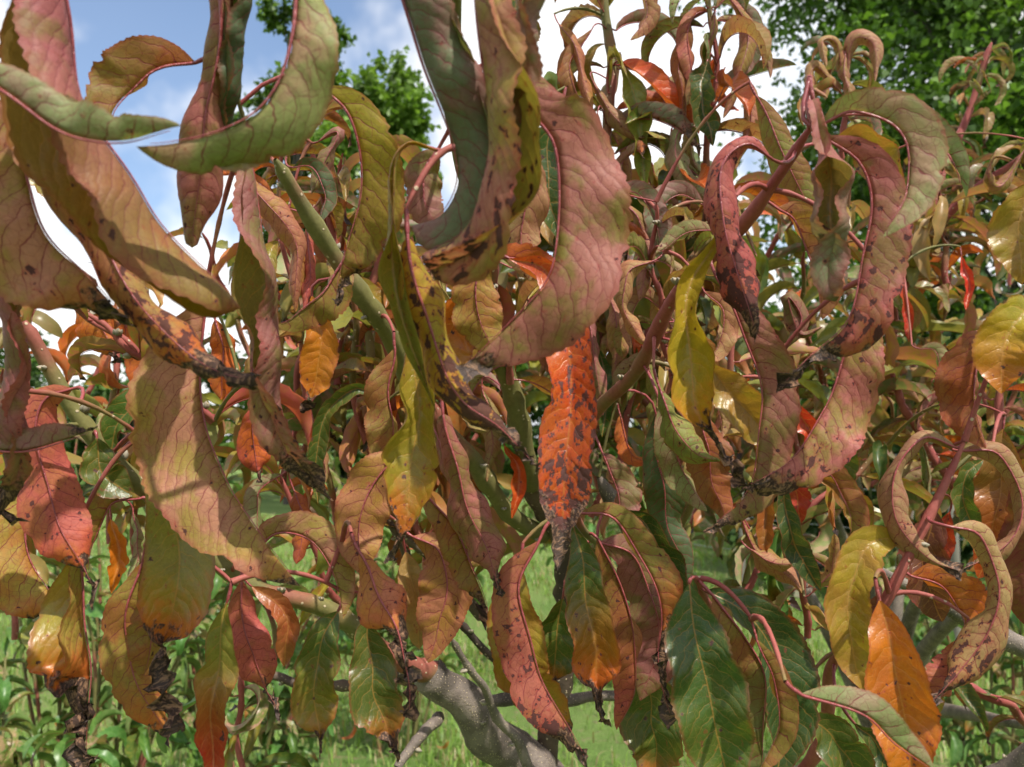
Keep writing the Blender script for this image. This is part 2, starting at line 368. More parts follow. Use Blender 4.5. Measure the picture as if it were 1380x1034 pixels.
def make_leaf(P, N, hw, col, f=30.0, curl=20.0, m=6, seed=0.0, nec=9.0, spots=0.1, tipred=0.0, col2=None, ripple=0.06,
              asym=0.0, rib_r=0.0009, petiole=None, serr=0.03, crisp=0.0, shape=0.8, fend=None):
    """P: midrib points, N: direction of the upper side at each point, hw: half width in metres along the arc"""
    g = Geo(); rs = np.random.default_rng(int(seed * 1000) % 99991)
    n = len(P); T = tangents(P); N = unit(N - T * (N * T).sum(1, keepdims=True)); S = np.cross(T, N)
    L = np.r_[0, np.cumsum(np.linalg.norm(np.diff(P, axis=0), axis=1))]; u = L / L[-1]
    prof = (np.clip(u, 0, 1) ** 0.82) * (np.clip(1 - u, 0, 1) ** shape); prof /= prof.max()
    if curl > 82: prof = prof ** 0.42
    for _ in range(rs.integers(0, 3) if hw > 0.008 and curl < 80 else 0):
        prof = prof * (1 - rs.uniform(0.05, 0.22) * np.exp(-((u - rs.uniform(.25, .85)) / rs.uniform(.012, .03)) ** 2))
    prof = np.maximum(prof, 0.02 * (1 - u) + 0.004)
    dead = np.clip((u - nec + 0.16) / 0.24, 0, 1) ** 1.3 if nec < 1 else np.zeros(n)
    prof = prof * (1 - 0.72 * dead)
    wl = hw * prof
    f0 = np.full(n, RAD(f)) if fend is None else np.radians(np.interp(u, [0, 1], [f, fend]))
    f0 = f0 + dead * RAD(18) + RAD(9) * np.sin(u * 9 + seed * 3) + RAD(5) * np.sin(u * 23 + seed * 5)
    cu = RAD(curl) * (1 + 0.22 * np.sin(u * 6.5 + seed * 2)) + dead * RAD(120)
    ts = np.linspace(0, 1, m + 1)
    V = np.zeros((n, 2 * m + 1, 3)); lp = np.zeros((n, 2 * m + 1, 3)); lu = np.zeros((n, 2 * m + 1, 3))
    crn = np.stack([np.convolve(rs.normal(size=n + 4), np.ones(5) / 2.2, 'valid') for _ in range(3)], 1)
    k_r = rs.uniform(16, 26); ph1, ph2 = rs.uniform(0, 6.28, 2)
    for side in (-1, 1):
        q = np.zeros((n, 2)); ff = f0 * (1 + asym * side)
        wob = np.cumsum(rs.normal(size=n)); wob = wob - np.linspace(wob[0], wob[-1], n); wob = wob / (np.abs(wob).max() + 1e-6) * 0.10
        for _ in range(rs.integers(0, 3) if hw > 0.008 and curl < 80 else 0):
            wob = wob - rs.uniform(0.15, 0.4) * np.exp(-((u - rs.uniform(.2, .9)) / rs.uniform(.010, .025)) ** 2)
        for j in range(1, m + 1):
            t0 = (ts[j - 1] + ts[j]) / 2
            a = ff + cu * t0
            w = wl * (1 + wob * t0) / m
            q = q + np.stack([np.cos(a), np.sin(a)], 1) * w[:, None]
            pos = P + S * (side * q[:, :1]) + N * q[:, 1:2]
            t = ts[j]
            nor = -S * (side * np.sin(a))[:, None] + N * np.cos(a)[:, None]
            rip = ripple * 1.7 * hw * t * t * (0.35 + 0.65 * np.sin(u * 5 + ph2 * 2) ** 2) * np.sin(u * k_r + (ph1 if side < 0 else ph2)) * np.sin(np.pi * u) ** 0.5
            phs = (L * 100 - 0.45 * wl * 100 * t + 0.5 * np.sin(L * 130 + ph1 + side)) / 1.0 + (0.43 if side > 0 else 0)
            puck = (0.012 + 0.03 * (0.5 + 0.5 * np.sin(u * 7 + ph2))) * hw * (np.abs(np.sin(np.pi * phs)) - 0.5) * math.sin(math.pi * min(1, t * 1.05)) * prof
            pos = pos + nor * (rip + puck)[:, None]
            if j == m:
                out = S * (side * np.cos(a))[:, None] + N * np.sin(a)[:, None]
                pos = pos + out * (serr * hw * prof * np.where(np.arange(n) % 2 == 0, 1, -0.4) * rs.uniform(0.4, 1.3, n))[:, None]
            if crisp or nec < 1:
                pos = pos + crn * ((dead * 0.16 + crisp * 0.08) * hw * (0.2 + t))[:, None] * side + rs.normal(size=(n, 3)) * (dead * 0.022 * hw)[:, None]
            c = m + side * j
            V[:, c] = pos
            lp[:, c] = np.stack([L * 100, side * wl * 100 * t, np.full(n, seed)], 1); lu[:, c] = np.stack([u, np.full(n, side * t), np.full(n, nec)], 1)
    V[:, m] = P
    lp[:, m] = np.stack([L * 100, 0 * L, np.full(n, seed)], 1); lu[:, m] = np.stack([u, 0 * u, np.full(n, nec)], 1)
    a, b, c = [np.array(x) for x in PAL[col]]
    jit = 0.86 + rs.uniform(-0.10, 0.10, 3) * np.array([1, 0.8, 0.8])
    def grad(i):
        c0 = np.array(PAL[col][i]) * jit
        if col2 is None: return np.tile(c0, ((2 * m + 1) * n, 1))
        c1 = np.array(PAL[col2][i]) * jit
        k = np.clip((u - 0.3) / 0.5, 0, 1)[:, None]
        return np.repeat(c0 * (1 - k) + c1 * k, 2 * m + 1, axis=0)
    # winding so that the front face is the upper side
    F = grid_faces(n, 2 * m + 1)
    g.add(V.reshape(-1, 3), F, lp=lp.reshape(-1, 3), lu=lu.reshape(-1, 3), lq=(spots, tipred, 0), ct=grad(0), cb=grad(1), cc=grad(2))
    # midrib and petiole
    if rib_r > 0:
        Q = P[: int(n * 0.96)] - N[: int(n * 0.96)] * rib_r * 0.92
        r = rib_r * (1.05 - 0.95 * u[: len(Q)])
        if petiole is not None:
            pp = np.asarray(petiole); Q = np.vstack([pp[:-1], Q]); r = np.r_[np.full(len(pp) - 1, rib_r * 1.35), r]
        st = max(1, len(Q) // 26); idx = np.unique(np.r_[np.arange(0, len(Q), st), len(Q) - 1])
        tv, tf = tube(Q[idx], r[idx], 5)
        z = np.zeros((len(tv), 3)); z[:, 2] = seed
        z[:, 0] = np.repeat(np.arange(len(idx)), 5) * 0.5
        g.add(tv, tf, lp=z, lu=np.tile([0.1, 0, 9.0], (len(tv), 1)), lq=(0, 0, 1), ct=a, cb=b, cc=c)
    return g

# ------------------------------------------------------------------ the setting
def build_ground():
    n = 60
    xs = np.linspace(-1, 1, n); xs = np.sign(xs) * np.abs(xs) ** 2.2 * 400
    X, Y = np.meshgrid(xs, xs, indexing='ij')
    Z = 0.03 * np.sin(X * 0.7) * np.cos(Y * 0.6) * (np.hypot(X, Y) < 60)
    o = link('ground', quads('ground', np.stack([X, Y, Z], -1).reshape(-1, 3), grid_faces(n, n)[:, ::-1]), M_LAWN)
    o['kind'] = 'structure'; o['label'] = 'mown green lawn with bare earthy patches'; o['category'] = 'lawn'
build_ground()

def build_grass():
    rng = np.random.default_rng(3); n = 150000
    r = 2.2 + 16 * rng.random(n) ** 1.7; a = rng.uniform(-0.66, 0.66, n)
    B = np.stack([r * np.sin(a), r * np.cos(a), np.zeros(n)], 1)
    pn = np.sin(B[:, 0] * 2.1 + 1.3 * np.sin(B[:, 1] * 1.7)) * np.cos(B[:, 1] * 1.9 + np.sin(B[:, 0] * 2.6))
    keep = rng.random(n) < np.clip(0.6 + 0.65 * pn, 0.06, 1); B = B[keep]; n = len(B); r = r[keep]
    h = rng.uniform(0.035, 0.105, n) * (1 + 0.25 * (r > 6)); w = rng.uniform(0.0016, 0.0034, n) * (1 + r * 0.12)
    th = rng.uniform(0, 6.28, n); d = np.stack([np.cos(th), np.sin(th), 0 * th], 1); s = np.stack([-np.sin(th), np.cos(th), 0 * th], 1)
    lean = rng.uniform(0.1, 0.9, n)
    up = np.array([0, 0, 1.0])
    mid = B + up * (h * 0.6)[:, None] + d * (h * lean * 0.3)[:, None]
    tip = B + up * (h * (1 - 0.35 * lean))[:, None] + d * (h * lean)[:, None]
    V = np.stack([B - s * w[:, None], B + s * w[:, None], mid + s * (w * .8)[:, None], mid - s * (w * .8)[:, None], tip + s * 0.0003, tip - s * 0.0003], 1).reshape(-1, 3)
    i = np.arange(n)[:, None] * 6
    F = np.concatenate([i + np.array([[0, 1, 2, 3]]), i + np.array([[3, 2, 4, 5]])])
    k = rng.random(n)[:, None]
    c = np.where(k < 0.28, np.array([[0.30, 0.25, 0.12]]), np.array([[0.115, 0.215, 0.035]]) + rng.random((n, 1)) * np.array([[0.12, 0.13, 0.035]]))
    o = link('grass', quads('grass', V, F, {'ct': np.repeat(c, 6, axis=0)}), M_CROWN)
    o['kind'] = 'stuff'; o['label'] = 'short green lawn grass under the peach trees'; o['category'] = 'grass'
build_grass()

def leaf_cloud(pts, size, cols, rng, droop=0.3, ratio=0.8):
    """many small bent leaf faces (two quads each) at pts"""
    n = len(pts)
    nrm = unit(rng.normal(size=(n, 3)) + np.array([0, 0, 0.7])); a = unit(np.cross(nrm, rng.normal(size=(n, 3)))); b = np.cross(nrm, a)
    s = size * rng.uniform(0.6, 1.3, n)[:, None]
    p0 = pts; p1 = pts + a * s; mid = pts + a * s * 0.5
    l = mid + b * s * ratio * 0.5 + nrm * s * 0.12; r = mid - b * s * ratio * 0.5 + nrm * s * 0.12
    tipd = p1 - nrm * s * droop
    V = np.stack([p0, r, tipd, l], 1).reshape(-1, 3)
    F = np.arange(n * 4).reshape(n, 4)
    return V, F, np.repeat(cols, 4, axis=0)

def broad_tree(base, height, spread, trunk_r, nleaf, leafs, label, c0, c1, seed, low=0.25, lobes=34):
    rng = np.random.default_rng(seed); base = np.array(base, float)
    root = empty('shade_tree', base, label, 'tree', 'trees behind the orchard')
    top = np.array([rng.normal() * .3, rng.normal() * .3, height * 0.86])
    tp = spline([[0, 0, -0.1], [0.1, 0, height * .3], [-.1, .1, height * .6], top], 16)
    v, f = tube(tp, np.linspace(trunk_r, trunk_r * .15, 16), 10, 0.05, seed)
    link('trunk', quads('trunk', v, f), M_TRUNK, root)
    pts = []; cen = []
    for k in range(lobes):
        z = rng.uniform(low, 1.0); ang = k * 2.4 + rng.normal() * .3
        rr = spread * math.sqrt(max(0.05, 1 - ((z - 0.5) / 0.56) ** 2)) * rng.uniform(0.35, 0.95)
        c = np.array([rr * math.cos(ang), rr * math.sin(ang), z * height]); cen.append(c)
        t0 = tp[int(np.clip((z - 0.18), 0.12, 0.9) * 15)]
        lp = spline([t0, t0 * .5 + c * .5 + np.array([0, 0, .05 * height]), c], 8)
        v, f = tube(lp, np.linspace(trunk_r * .28, trunk_r * .05, 8), 6, 0.04, k)
        link('limb', quads('limb', v, f), M_TRUNK, root)
        lob = spread * rng.uniform(0.20, 0.36)
        m = nleaf // lobes
        sub = c + rng.normal(size=(max(4, m // 38), 3)) * lob * np.array([.6, .6, .42])
        q = sub[rng.integers(0, len(sub), m)] + rng.normal(size=(m, 3)) * lob * 0.20
        pts.append(q)
    pts = np.concatenate(pts); pts = pts[pts[:, 2] > 0.4]
    k = rng.random((len(pts), 1)) ** 1.3
    clump = 0.5 + 0.5 * np.sin(pts[:, :1] * 2.1 + np.cos(pts[:, 2:] * 1.7) * 2)
    cols = np.array(c0) * (1 - k) + np.array(c1) * k
    cols = cols * (0.8 + 0.35 * clump)
    V, F, Cc = leaf_cloud(pts, leafs, cols, rng)
    o = link('crown', quads('crown', V, F, {'ct': Cc}), M_CROWN, root); o['kind'] = 'stuff'
    return root

def gx(px, d): return (px - 690) / FPX * d
broad_tree((gx(1395, 11.5), 11.5, 0), 11.5, 3.55, 0.20, 110000, 0.115, 'large broad-leaved tree with a dark trunk rising beside the peach tree tops', (0.045, 0.095, 0.016), (0.15, 0.26, 0.045), 11, low=0.12, lobes=84)
broad_tree((gx(505, 17), 17, 0), 9.9, 1.45, 0.14, 22000, 0.15, 'bright green broad-leaved tree against the clouds with gaps in its crown', (0.08, 0.15, 0.022), (0.20, 0.31, 0.06), 12, low=0.3, lobes=36)
broad_tree((gx(392, 21), 21, 0), 13.2, 1.5, 0.16, 14000, 0.17, 'tall narrow green tree standing farther back than its bright neighbour', (0.045, 0.09, 0.016), (0.12, 0.20, 0.04), 13, low=0.35, lobes=30)
for k, (px, d, h, sp, lab) in enumerate([(1120, 27, 6.0, 3.0, 'low rounded tree in the far wood edge'), (1010, 30, 5.0, 3.2, 'broad low tree in the far wood edge'), (860, 33, 4.6, 3.4, 'small dark tree in the far wood edge'),
                               (620, 31, 4.4, 3.2, 'spreading dark tree of the far wood edge beside the lawn'), (250, 34, 4.8, 3.6, 'rounded dark tree of the far wood edge behind the shrubs'), (60, 32, 4.6, 3.6, 'squat dark tree of the far wood edge'),
                               (745, 25, 4.7, 2.3, 'dense dark tree on the lawn behind the trunk'), (470, 25, 4.6, 2.4, 'dense dark tree on the lawn behind the shrubs'), (170, 25, 3.6, 2.2, 'low dense tree behind the tall green shrub')]):
    broad_tree((gx(px, d), d, 0), h, sp, 0.15, 7000, 0.26, lab, (0.03, 0.07, 0.014), (0.09, 0.16, 0.03), 20 + k, low=0.08, lobes=20)
for k, (px, d, h, sp, lab) in enumerate([(1250, 8.2, 2.3, 1.2, 'dark shady thicket bush under the large broad-leaved tree'), (1400, 7.6, 2.6, 1.3, 'tall thicket bush beside the wire fence'), (1090, 9.6, 2.0, 1.1, 'leafy thicket bush at the lawn edge')]):
    broad_tree((gx(px, d), d, 0), h, sp, 0.05, 9000, 0.10, lab, (0.022, 0.05, 0.012), (0.06, 0.12, 0.025), 40 + k, low=0.05, lobes=18)

# wire fence at the edge of the lawn
def build_fence():
    root = empty('wire_fence', (gx(1250, 7), 6.6, 0), 'thin wire fence strung on weathered posts before the wood', 'fence')
    A = np.array([gx(900, 9.5), 9.5]); B = np.array([gx(1500, 5.4), 5.4]); o0 = np.array(root.location)
    for k in range(5):
        q = A + (B - A) * k / 4
        v, f = tube(np.array([[q[0], q[1], -0.1], [q[0] + .01, q[1], .7], [q[0] - .01, q[1], 1.55], [q[0] - .01, q[1], 1.56]]) - o0, [0.035, 0.034, 0.032, 0.002], 8, 0.04, k)
        link('post', quads('post', v, f), M_POST, root)
    for z in (0.45, 0.8, 1.15, 1.45):
        P = np.array([[*(A + (B - A) * s), z - 0.02 * math.sin(math.pi * (s * 4 % 1))] for s in np.linspace(0, 1, 33)]) - o0
        v, f = tube(P - np.array([0, .04, 0]), 0.0025, 5)
        link('wire', quads('wire', v, f), M_WIRE, root)
build_fence()

# ------------------------------------------------------------------ peach trees
near = empty('peach_tree', (gx(740, 1.0), 1.0, 0), 'peach tree close by with long curled pink, olive and orange leaves', 'tree', 'peach trees')
back = empty('peach_tree', (gx(1180, 2.3), 2.3, 0), 'second peach tree with small curled leaves on thin red twigs', 'tree', 'peach trees')
ROOTS = {'near': near, 'back': back}
COUNT = {'near': 0, 'back': 0}
STUFF = {'near': Geo(), 'back': Geo()}
SAMPLES = []   # (branch object, its world points)
TREEOF = {}

def branch(tree, pts, w, mat, name='branch', sides=9, knots=0.03):
    """pts: (px, py, depth) along the branch; w: its widths in photo pixels"""
    P3 = np.array([unproj(*p) for p in pts]); dep = np.array([p[2] for p in pts], float)
    R = np.interp(np.linspace(0, 1, len(pts)), np.linspace(0, 1, len(w)), w) * dep / FPX / 2
    n = max(12, len(pts) * 7)
    Q = spline(np.c_[P3, R], n); P = Q[:, :3]; R = np.abs(Q[:, 3])
    rs = np.random.default_rng(len(SAMPLES) + 5)
    wv = np.linspace(0, 1, n)[:, None] * np.array([[9.0, 7.0, 11.0]]) + rs.uniform(0, 6, 3); P = P + min(0.004, 0.012 * np.linalg.norm(P[-1] - P[0])) * np.sin(wv * 1.7)
    R = R * (1 + 0.20 * (rs.random(n) < 0.2)) * (1 + knots * rs.normal(size=n))
    R[-1] *= 0.4
    o0 = np.array(ROOTS[tree].location)
    v, f = tube(P - o0, R, sides, 0.02, len(SAMPLES))
    o = link(name, quads(name, v, f), mat, ROOTS[tree]); SAMPLES.append((o, P, R)); TREEOF[o.name] = tree
    return o, P, R

def bud_mesh():
    V = []; F = []; k = 0
    for (ox, oy, s, tl) in ((0, 0, 1, 0), (0.5, 0.2, .8, .3), (-0.45, 0.25, .75, -.3)):
        zs = np.array([0, .4, 1, 1.6, 2.1, 2.4]) * s; rs = np.array([.45, .75, .8, .62, .3, .03]) * s
        P = np.stack([ox + tl * zs, oy + 0 * zs, zs], 1); v, f = tube(P, rs, 7); V.append(v); F.append(f + k); k += len(v)
    return quads('bud', np.concatenate(V) * 0.0031, np.concatenate(F))
BUD = bud_mesh(); BUD.materials.append(M_BUD)
def buds(bo, P, R, n, seed=0, s=1.0):
    rs = np.random.default_rng(seed); T = tangents(P); o0 = np.array(bo.parent.location)
    for k in range(n):
        i = int((k + 0.3 + 0.4 * rs.random()) / n * (len(P) - 1))
        a = unit(np.cross(T[i], rs.normal(size=3))); d = unit(a + T[i] * 0.6)
        q = Vector(d).to_track_quat('Z', 'Y')
        o = link('bud', BUD, None, bo, P[i] + a * R[i] * 0.85 - o0, q.to_euler(), s * rs.uniform(0.75, 1.2))

def nearest(p, maxd=1.0, tree=None):
    best = None
    for o, P, R in SAMPLES:
        if tree and TREEOF[o.name] != tree: continue
        d = np.linalg.norm(P - p, axis=1); i = int(d.argmin())
        if best is None or d[i] < best[0]: best = (d[i], o, P[i])
    return best

# ---- hand-placed limbs: (px, py, depth), widths in px
NB = [
 ([(745, 1120, 1.02), (742, 960, 1.0), (770, 850, .98), (772, 760, .97), (725, 660, .94), (712, 620, .92)], [34, 30, 42, 48, 40, 30], M_DARK, 'trunk', 5),
 ([(720, 650, .93), (692, 560, .88), (668, 430, .80), (652, 330, .72), (630, 230, .62), (612, 100, .54), (603, -60, .48)], [30, 26, 24, 22, 18, 16, 15], M_GREENSHOOT, 'branch', 12),
 ([(745, 700, .95), (790, 590, .84), (865, 475, .72), (1000, 292, .58), (1092, 178, .52)], [22, 19, 18, 17, 14], M_SHOOT, 'branch', 9),
 ([(735, 720, .96), (660, 660, .90), (575, 540, .82), (500, 420, .74), (430, 310, .68), (372, 215, .64)], [24, 24, 25, 25, 23, 14], M_GREENSHOOT, 'branch', 9),
 ([(780, 1090, 1.02), (690, 1020, .98), (640, 965, .94), (575, 900, .90)], [68, 62, 54, 42], M_GREY, 'branch', 2),
 ([(590, 915, .91), (520, 872, .86), (440, 828, .82), (350, 790, .78), (270, 735, .75), (195, 668, .71), (110, 555, .67), (28, 438, .64)], [30, 26, 25, 22, 20, 22, 22, 17], M_GREENSHOOT, 'branch', 11),
 ([(560, 905, 1.1), (470, 926, 1.1), (390, 918, 1.1), (310, 905, 1.1)], [15, 14, 12, 9], M_DARK, 'branch', 2),
 ([(600, 925, 1.05), (680, 945, 1.06), (770, 944, 1.08), (900, 925, 1.1)], [17, 16, 15, 12], M_GREY, 'branch', 2),
 ([(740, 1060, .95), (700, 1010, .92), (655, 935, .88), (612, 866, .84)], [15, 14, 11, 8], M_GREY, 'branch', 4),
 ([(535, 1035, .86), (560, 1000, .88), (596, 962, .92)], [12, 14, 17], M_GREY, 'branch', 2),
 ([(1220, 1150, 1.2), (1400, 1010, 1.05), (1420, 905, .97), (1320, 840, .95), (1240, 806, .92), (1160, 757, .9)], [40, 38, 32, 24, 17, 12], M_GREY, 'branch', 4),
 ([(780, 1330, 1.03), (960, 1170, .95), (1090, 1010, .80), (1128, 905, .68), (1176, 840, .60), (1225, 735, .59), (1292, 600, .60)], [24, 21, 17, 15, 14, 13, 10], M_SHOOT, 'branch', 7),
 ([(765, 1330, 1.03), (860, 1120, 1.03), (910, 900, 1.02), (880, 790, 1.0), (845, 700, .98), (812, 640, .96)], [44, 38, 32, 28, 24, 16], M_GREY, 'branch', 1),
 ([(770, 850, .98), (792, 780, .84), (800, 730, .70), (782, 696, .61), (772, 660, .57)], [16, 13, 11, 10, 7], M_GREENSHOOT, 'branch', 4),
 ([(910, 900, 1.02), (975, 850, .84), (958, 806, .63), (930, 782, .56)], [16, 13, 11, 8], M_SHOOT, 'branch', 3),
 ([(290, 570, .8), (230, 505, .78), (150, 450, .75), (70, 385, .74)], [9, 9, 8, 6], M_SHOOT, 'branch', 7),
 ([(603, -60, .46), (560, -75, .42), (440, -72, .40), (300, -60, .38), (120, -75, .37), (-40, -30, .38), (-90, 120, .42), (-80, 330, .50), (-50, 520, .58), (28, 440, .64)], [12, 14, 14, 13, 12, 11, 11, 12, 12, 8], M_SHOOT, 'branch', 0),
 ([(603, -60, .46), (680, -85, .42), (760, -80, .40)], [12, 11, 8], M_SHOOT, 'branch', 0),
 ([(600, 820, 1.0), (560, 770, 1.0), (525, 700, .98), (505, 600, .96)], [14, 12, 9, 6], M_DARK, 'branch', 3),
 ([(650, 830, 1.02), (590, 765, 1.0), (545, 720, .98)], [16, 14, 10], M_DARK, 'branch', 2),
 ([(770, 945, 1.1), (690, 905, 1.08), (610, 830, 1.05), (575, 775, 1.04)], [12, 11, 9, 6], M_DARK, 'branch', 2),
]
for i, (pts, w, mat, nm, nb) in enumerate(NB):
    o, P, R = branch('near', pts, w, mat, nm, 12 if max(w) > 26 else 9)
    if nb: buds(o, P, R, nb, i)
# short lower trunk and root to the ground
v, f = tube(np.array([unproj(745, 1120, 1.02), unproj(752, 1300, 1.03), unproj(748, 1700, 1.03), [near.location[0], 1.0, -0.05]]) - np.array(near.location), [0.017, 0.026, 0.034, 0.05], 12, 0.03, 1)
link('trunk', quads('trunk', v, f), M_DARK, near)
v, f = tube(np.array([unproj(780, 1090, 1.02), unproj(800, 1180, 1.03), unproj(752, 1400, 1.03)]) - np.array(near.location), [0.030, 0.031, 0.032], 12, 0.03, 2)
link('branch', quads('branch', v, f), M_GREY, near)

# thin leafy shoots: tree, path (px, py, depth), widths, number of leaves, look
def TW_(tree, pts, w, n, mix='mid', length=0.105, mat=None, **kw):
    pre = branch(tree, pts, w, mat or M_SHOOT, 'branch', 8)
    TWIGS.append((tree, pts, w, n, dict(mix=mix, length=length, pre=pre, **kw)))
TWIGS = []
TW_('near', [(460, 720, 1.0), (420, 560, .95), (395, 400, .92), (380, 300, .90), (372, 190, .88)], [9, 8, 7, 6, 5], 14, 'warm', seed=1, nb=4, tuft=4)
TW_('near', [(500, 640, 1.0), (480, 520, .98), (470, 380, .95), (430, 250, .92), (400, 150, .9)], [10, 9, 8, 7, 5], 14, 'warm', seed=2, nb=4, tuft=4)
TW_('near', [(685, 520, .84), (700, 400, .8), (706, 300, .78), (700, 190, .76)], [10, 8, 7, 5], 8, 'mid', seed=3, nb=3)
TW_('near', [(905, 520, .86), (892, 430, .84), (880, 350, .82), (884, 270, .80)], [9, 8, 7, 5], 12, 'pale', seed=4, nb=5)
TW_('near', [(830, 480, 1.04), (815, 330, 1.03), (822, 150, 1.02), (815, -40, 1.02)], [12, 12, 13, 13], 40, 'pale', .125, M_GREENSHOOT, seed=5)
TW_('near', [(930, 420, 1.05), (950, 260, 1.03), (962, 120, 1.0), (958, -20, 1.0)], [11, 10, 8, 6], 24, 'pale', .12, seed=6, tuft=4)
TW_('near', [(860, 480, 1.0), (900, 400, 1.0), (950, 330, 1.0), (1000, 250, 1.0)], [10, 9, 8, 6], 14, 'mid', seed=7)
TW_('near', [(290, 570, .8), (230, 505, .78), (150, 450, .75), (70, 385, .74)], [9, 9, 8, 6], 10, 'warm', .10, seed=8)
TW_('near', [(330, 1060, 1.0), (320, 980, 1.0), (330, 905, 1.0), (345, 850, 1.0)], [9, 8, 8, 6], 8, 'green', .10, seed=9)
TW_('near', [(900, 760, 1.05), (930, 680, 1.0), (960, 600, .98), (985, 500, .95), (1000, 420, .95)], [10, 9, 8, 8, 6], 16, 'mid', seed=10)
TW_('near', [(1000, 800, 1.0), (1040, 740, 1.0), (1090, 690, .95), (1150, 640, .95), (1200, 600, .95)], [10, 9, 8, 8, 6], 16, 'green', seed=11)
TW_('near', [(470, 840, .95), (430, 760, .92), (395, 680, .9), (350, 600, .9)], [9, 8, 7, 6], 9, 'warm', .09, seed=12)
TW_('near', [(800, 700, 1.1), (850, 560, 1.1), (850, 430, 1.1), (840, 330, 1.1)], [10, 9, 8, 6], 14, 'mid', seed=13)
TW_('near', [(1090, 860, .95), (1080, 780, .92), (1060, 700, .9)], [10, 9, 7], 8, 'pale', seed=14)
TW_('near', [(640, 640, 1.05), (610, 560, 1.02), (560, 440, 1.0), (540, 330, 1.0)], [9, 8, 7, 6], 10, 'warm', seed=15)
TW_('near', [(1140, 330, 1.28), (1138, 230, 1.24), (1138, 140, 1.22), (1142, 60, 1.22)], [8, 8, 7, 5], 16, 'pale', .095, seed=16, tuft=6)
# the second tree's twigs
TW_('back', [(1130, 520, 1.6), (1190, 420, 1.6), (1250, 290, 1.6), (1300, 160, 1.62), (1338, 60, 1.62)], [13, 12, 12, 10, 7], 46, 'pale', .11, seed=21, tuft=6)
TW_('back', [(1090, 600, 1.55), (1140, 500, 1.5), (1240, 350, 1.45), (1310, 260, 1.4), (1400, 190, 1.4)], [12, 12, 12, 10, 8], 38, 'pale', .11, seed=22, tuft=5)
TW_('back', [(1300, 680, 1.3), (1262, 620, 1.3), (1225, 560, 1.3), (1185, 470, 1.3)], [11, 11, 10, 7], 16, 'pale', .11, seed=23, nb=8)
TW_('back', [(1380, 760, 1.2), (1340, 650, 1.2), (1350, 540, 1.2), (1390, 440, 1.2)], [12, 11, 9, 7], 14, 'mid', .11, seed=24)
TW_('back', [(1400, 980, 1.15), (1320, 930, 1.1), (1240, 905, 1.1), (1180, 890, 1.1)], [12, 11, 9, 7], 12, 'green', .09, seed=25)

# ---- hand-modelled leaves
def hero(pts, d, hw, view, col, f=30, curl=25, spots=0.12, nec=9.0, tipred=0.0, col2=None, label=None, phi=None, asym=0.0, ripple=0.06, shape=0.8, fend=None, n=64, m=7, pet=True, bow=0.0, crisp=0.0, tree='near'):
    if hw < 27: n, m = 40, 4
    k = len(pts); dd = np.interp(np.linspace(0, 1, k), np.linspace(0, 1, len(d)) if hasattr(d, '__len__') else [0, 1], d if hasattr(d, '__len__') else [d, d * 0.975])
    dd = dd + bow * np.sin(np.linspace(0, np.pi, k))
    P = spline(np.array([unproj(x, y, z) for (x, y), z in zip(pts, dd)]), n)
    jr = np.random.default_rng(COUNT[tree] + 41); uu = np.linspace(0, 1, n)[:, None]
    P = P + np.linalg.norm(P[-1] - P[0]) * 0.012 * np.sin(uu * jr.uniform(7, 17, 3) + jr.uniform(0, 6, 3)) * jr.uniform(.3, 1, 3)
    T = tangents(P); Vw = unit(CAM - P); Vw = unit(Vw - T * (Vw * T).sum(1, keepdims=True)); S0 = np.cross(Vw, T)
    if view == 'T' and curl < 50: f = f + 9
    fa = f + curl * 0.4
    if phi is None: phi = {'T': 0, 'B': 180, 'b+': 180 - fa, 'b-': 180 + fa, 't+': fa, 't-': -fa}[view]
    ph = np.radians(np.interp(np.linspace(0, 1, n), np.linspace(0, 1, len(phi)), phi)) if hasattr(phi, '__len__') else np.full(n, RAD(phi))
    N = Vw * np.cos(ph)[:, None] + S0 * np.sin(ph)[:, None]
    hwm = hw * (0.88 if view == 'T' and curl < 50 else 1.0) * float(np.mean(dd)) / FPX
    i = COUNT[tree]; COUNT[tree] += 1
    seed = 1.37 * i + 0.5
    best = nearest(P[0], tree=tree)
    bo = best[1]; petiole = None
    if pet:
        q0 = best[2]
        if 0.05 <= best[0] < 0.26:
            end = P[0] - T[0] * 0.010 + np.array([0, 0, 0.004])
            c = (q0 + end) / 2 + np.array([0, 0, 0.28 * best[0]])
            s = np.linspace(0, 1, 12)[:, None]; TW = q0 * (1 - s) ** 2 + 2 * c * s * (1 - s) + end * s ** 2
            o0 = np.array(ROOTS[tree].location); RR = np.linspace(0.0021, 0.0013, 12) * (1 + 0.12 * jr.normal(size=12))
            tv, tf = tube(TW - o0, RR, 7); bo = link('twig', quads('twig', tv, tf), M_SHOOT if i % 3 else M_GREENSHOOT, ROOTS[tree])
            SAMPLES.append((bo, TW, RR)); TREEOF[bo.name] = tree
            q0 = end
        if best[0] > 0.004 and best[0] < 0.26:
            q = q0; best = (float(np.linalg.norm(P[0] - q0)),) + best[1:]; c = P[0] - T[0] * best[0] * 0.55
            s = np.linspace(0, 1, 9)[:, None]
            petiole = q * (1 - s) ** 2 + 2 * c * s * (1 - s) + P[0] * s ** 2
        else:
            s = np.linspace(1, 0, 5)[:, None]; petiole = P[0] - T[0] * 0.012 * s
    org = np.array(ROOTS[tree].location)
    g = make_leaf(P - org, N, hwm, col, f, curl, m, seed, nec, spots, tipred, col2, ripple, asym, 0.001 if hw > 24 else 0.0007, None if petiole is None else petiole - org, crisp=crisp, shape=shape, fend=fend)
    o = link('leaf', g.mesh('leaf'), M_LEAF, bo)
    if label: o['label'] = label
    return o
H = hero
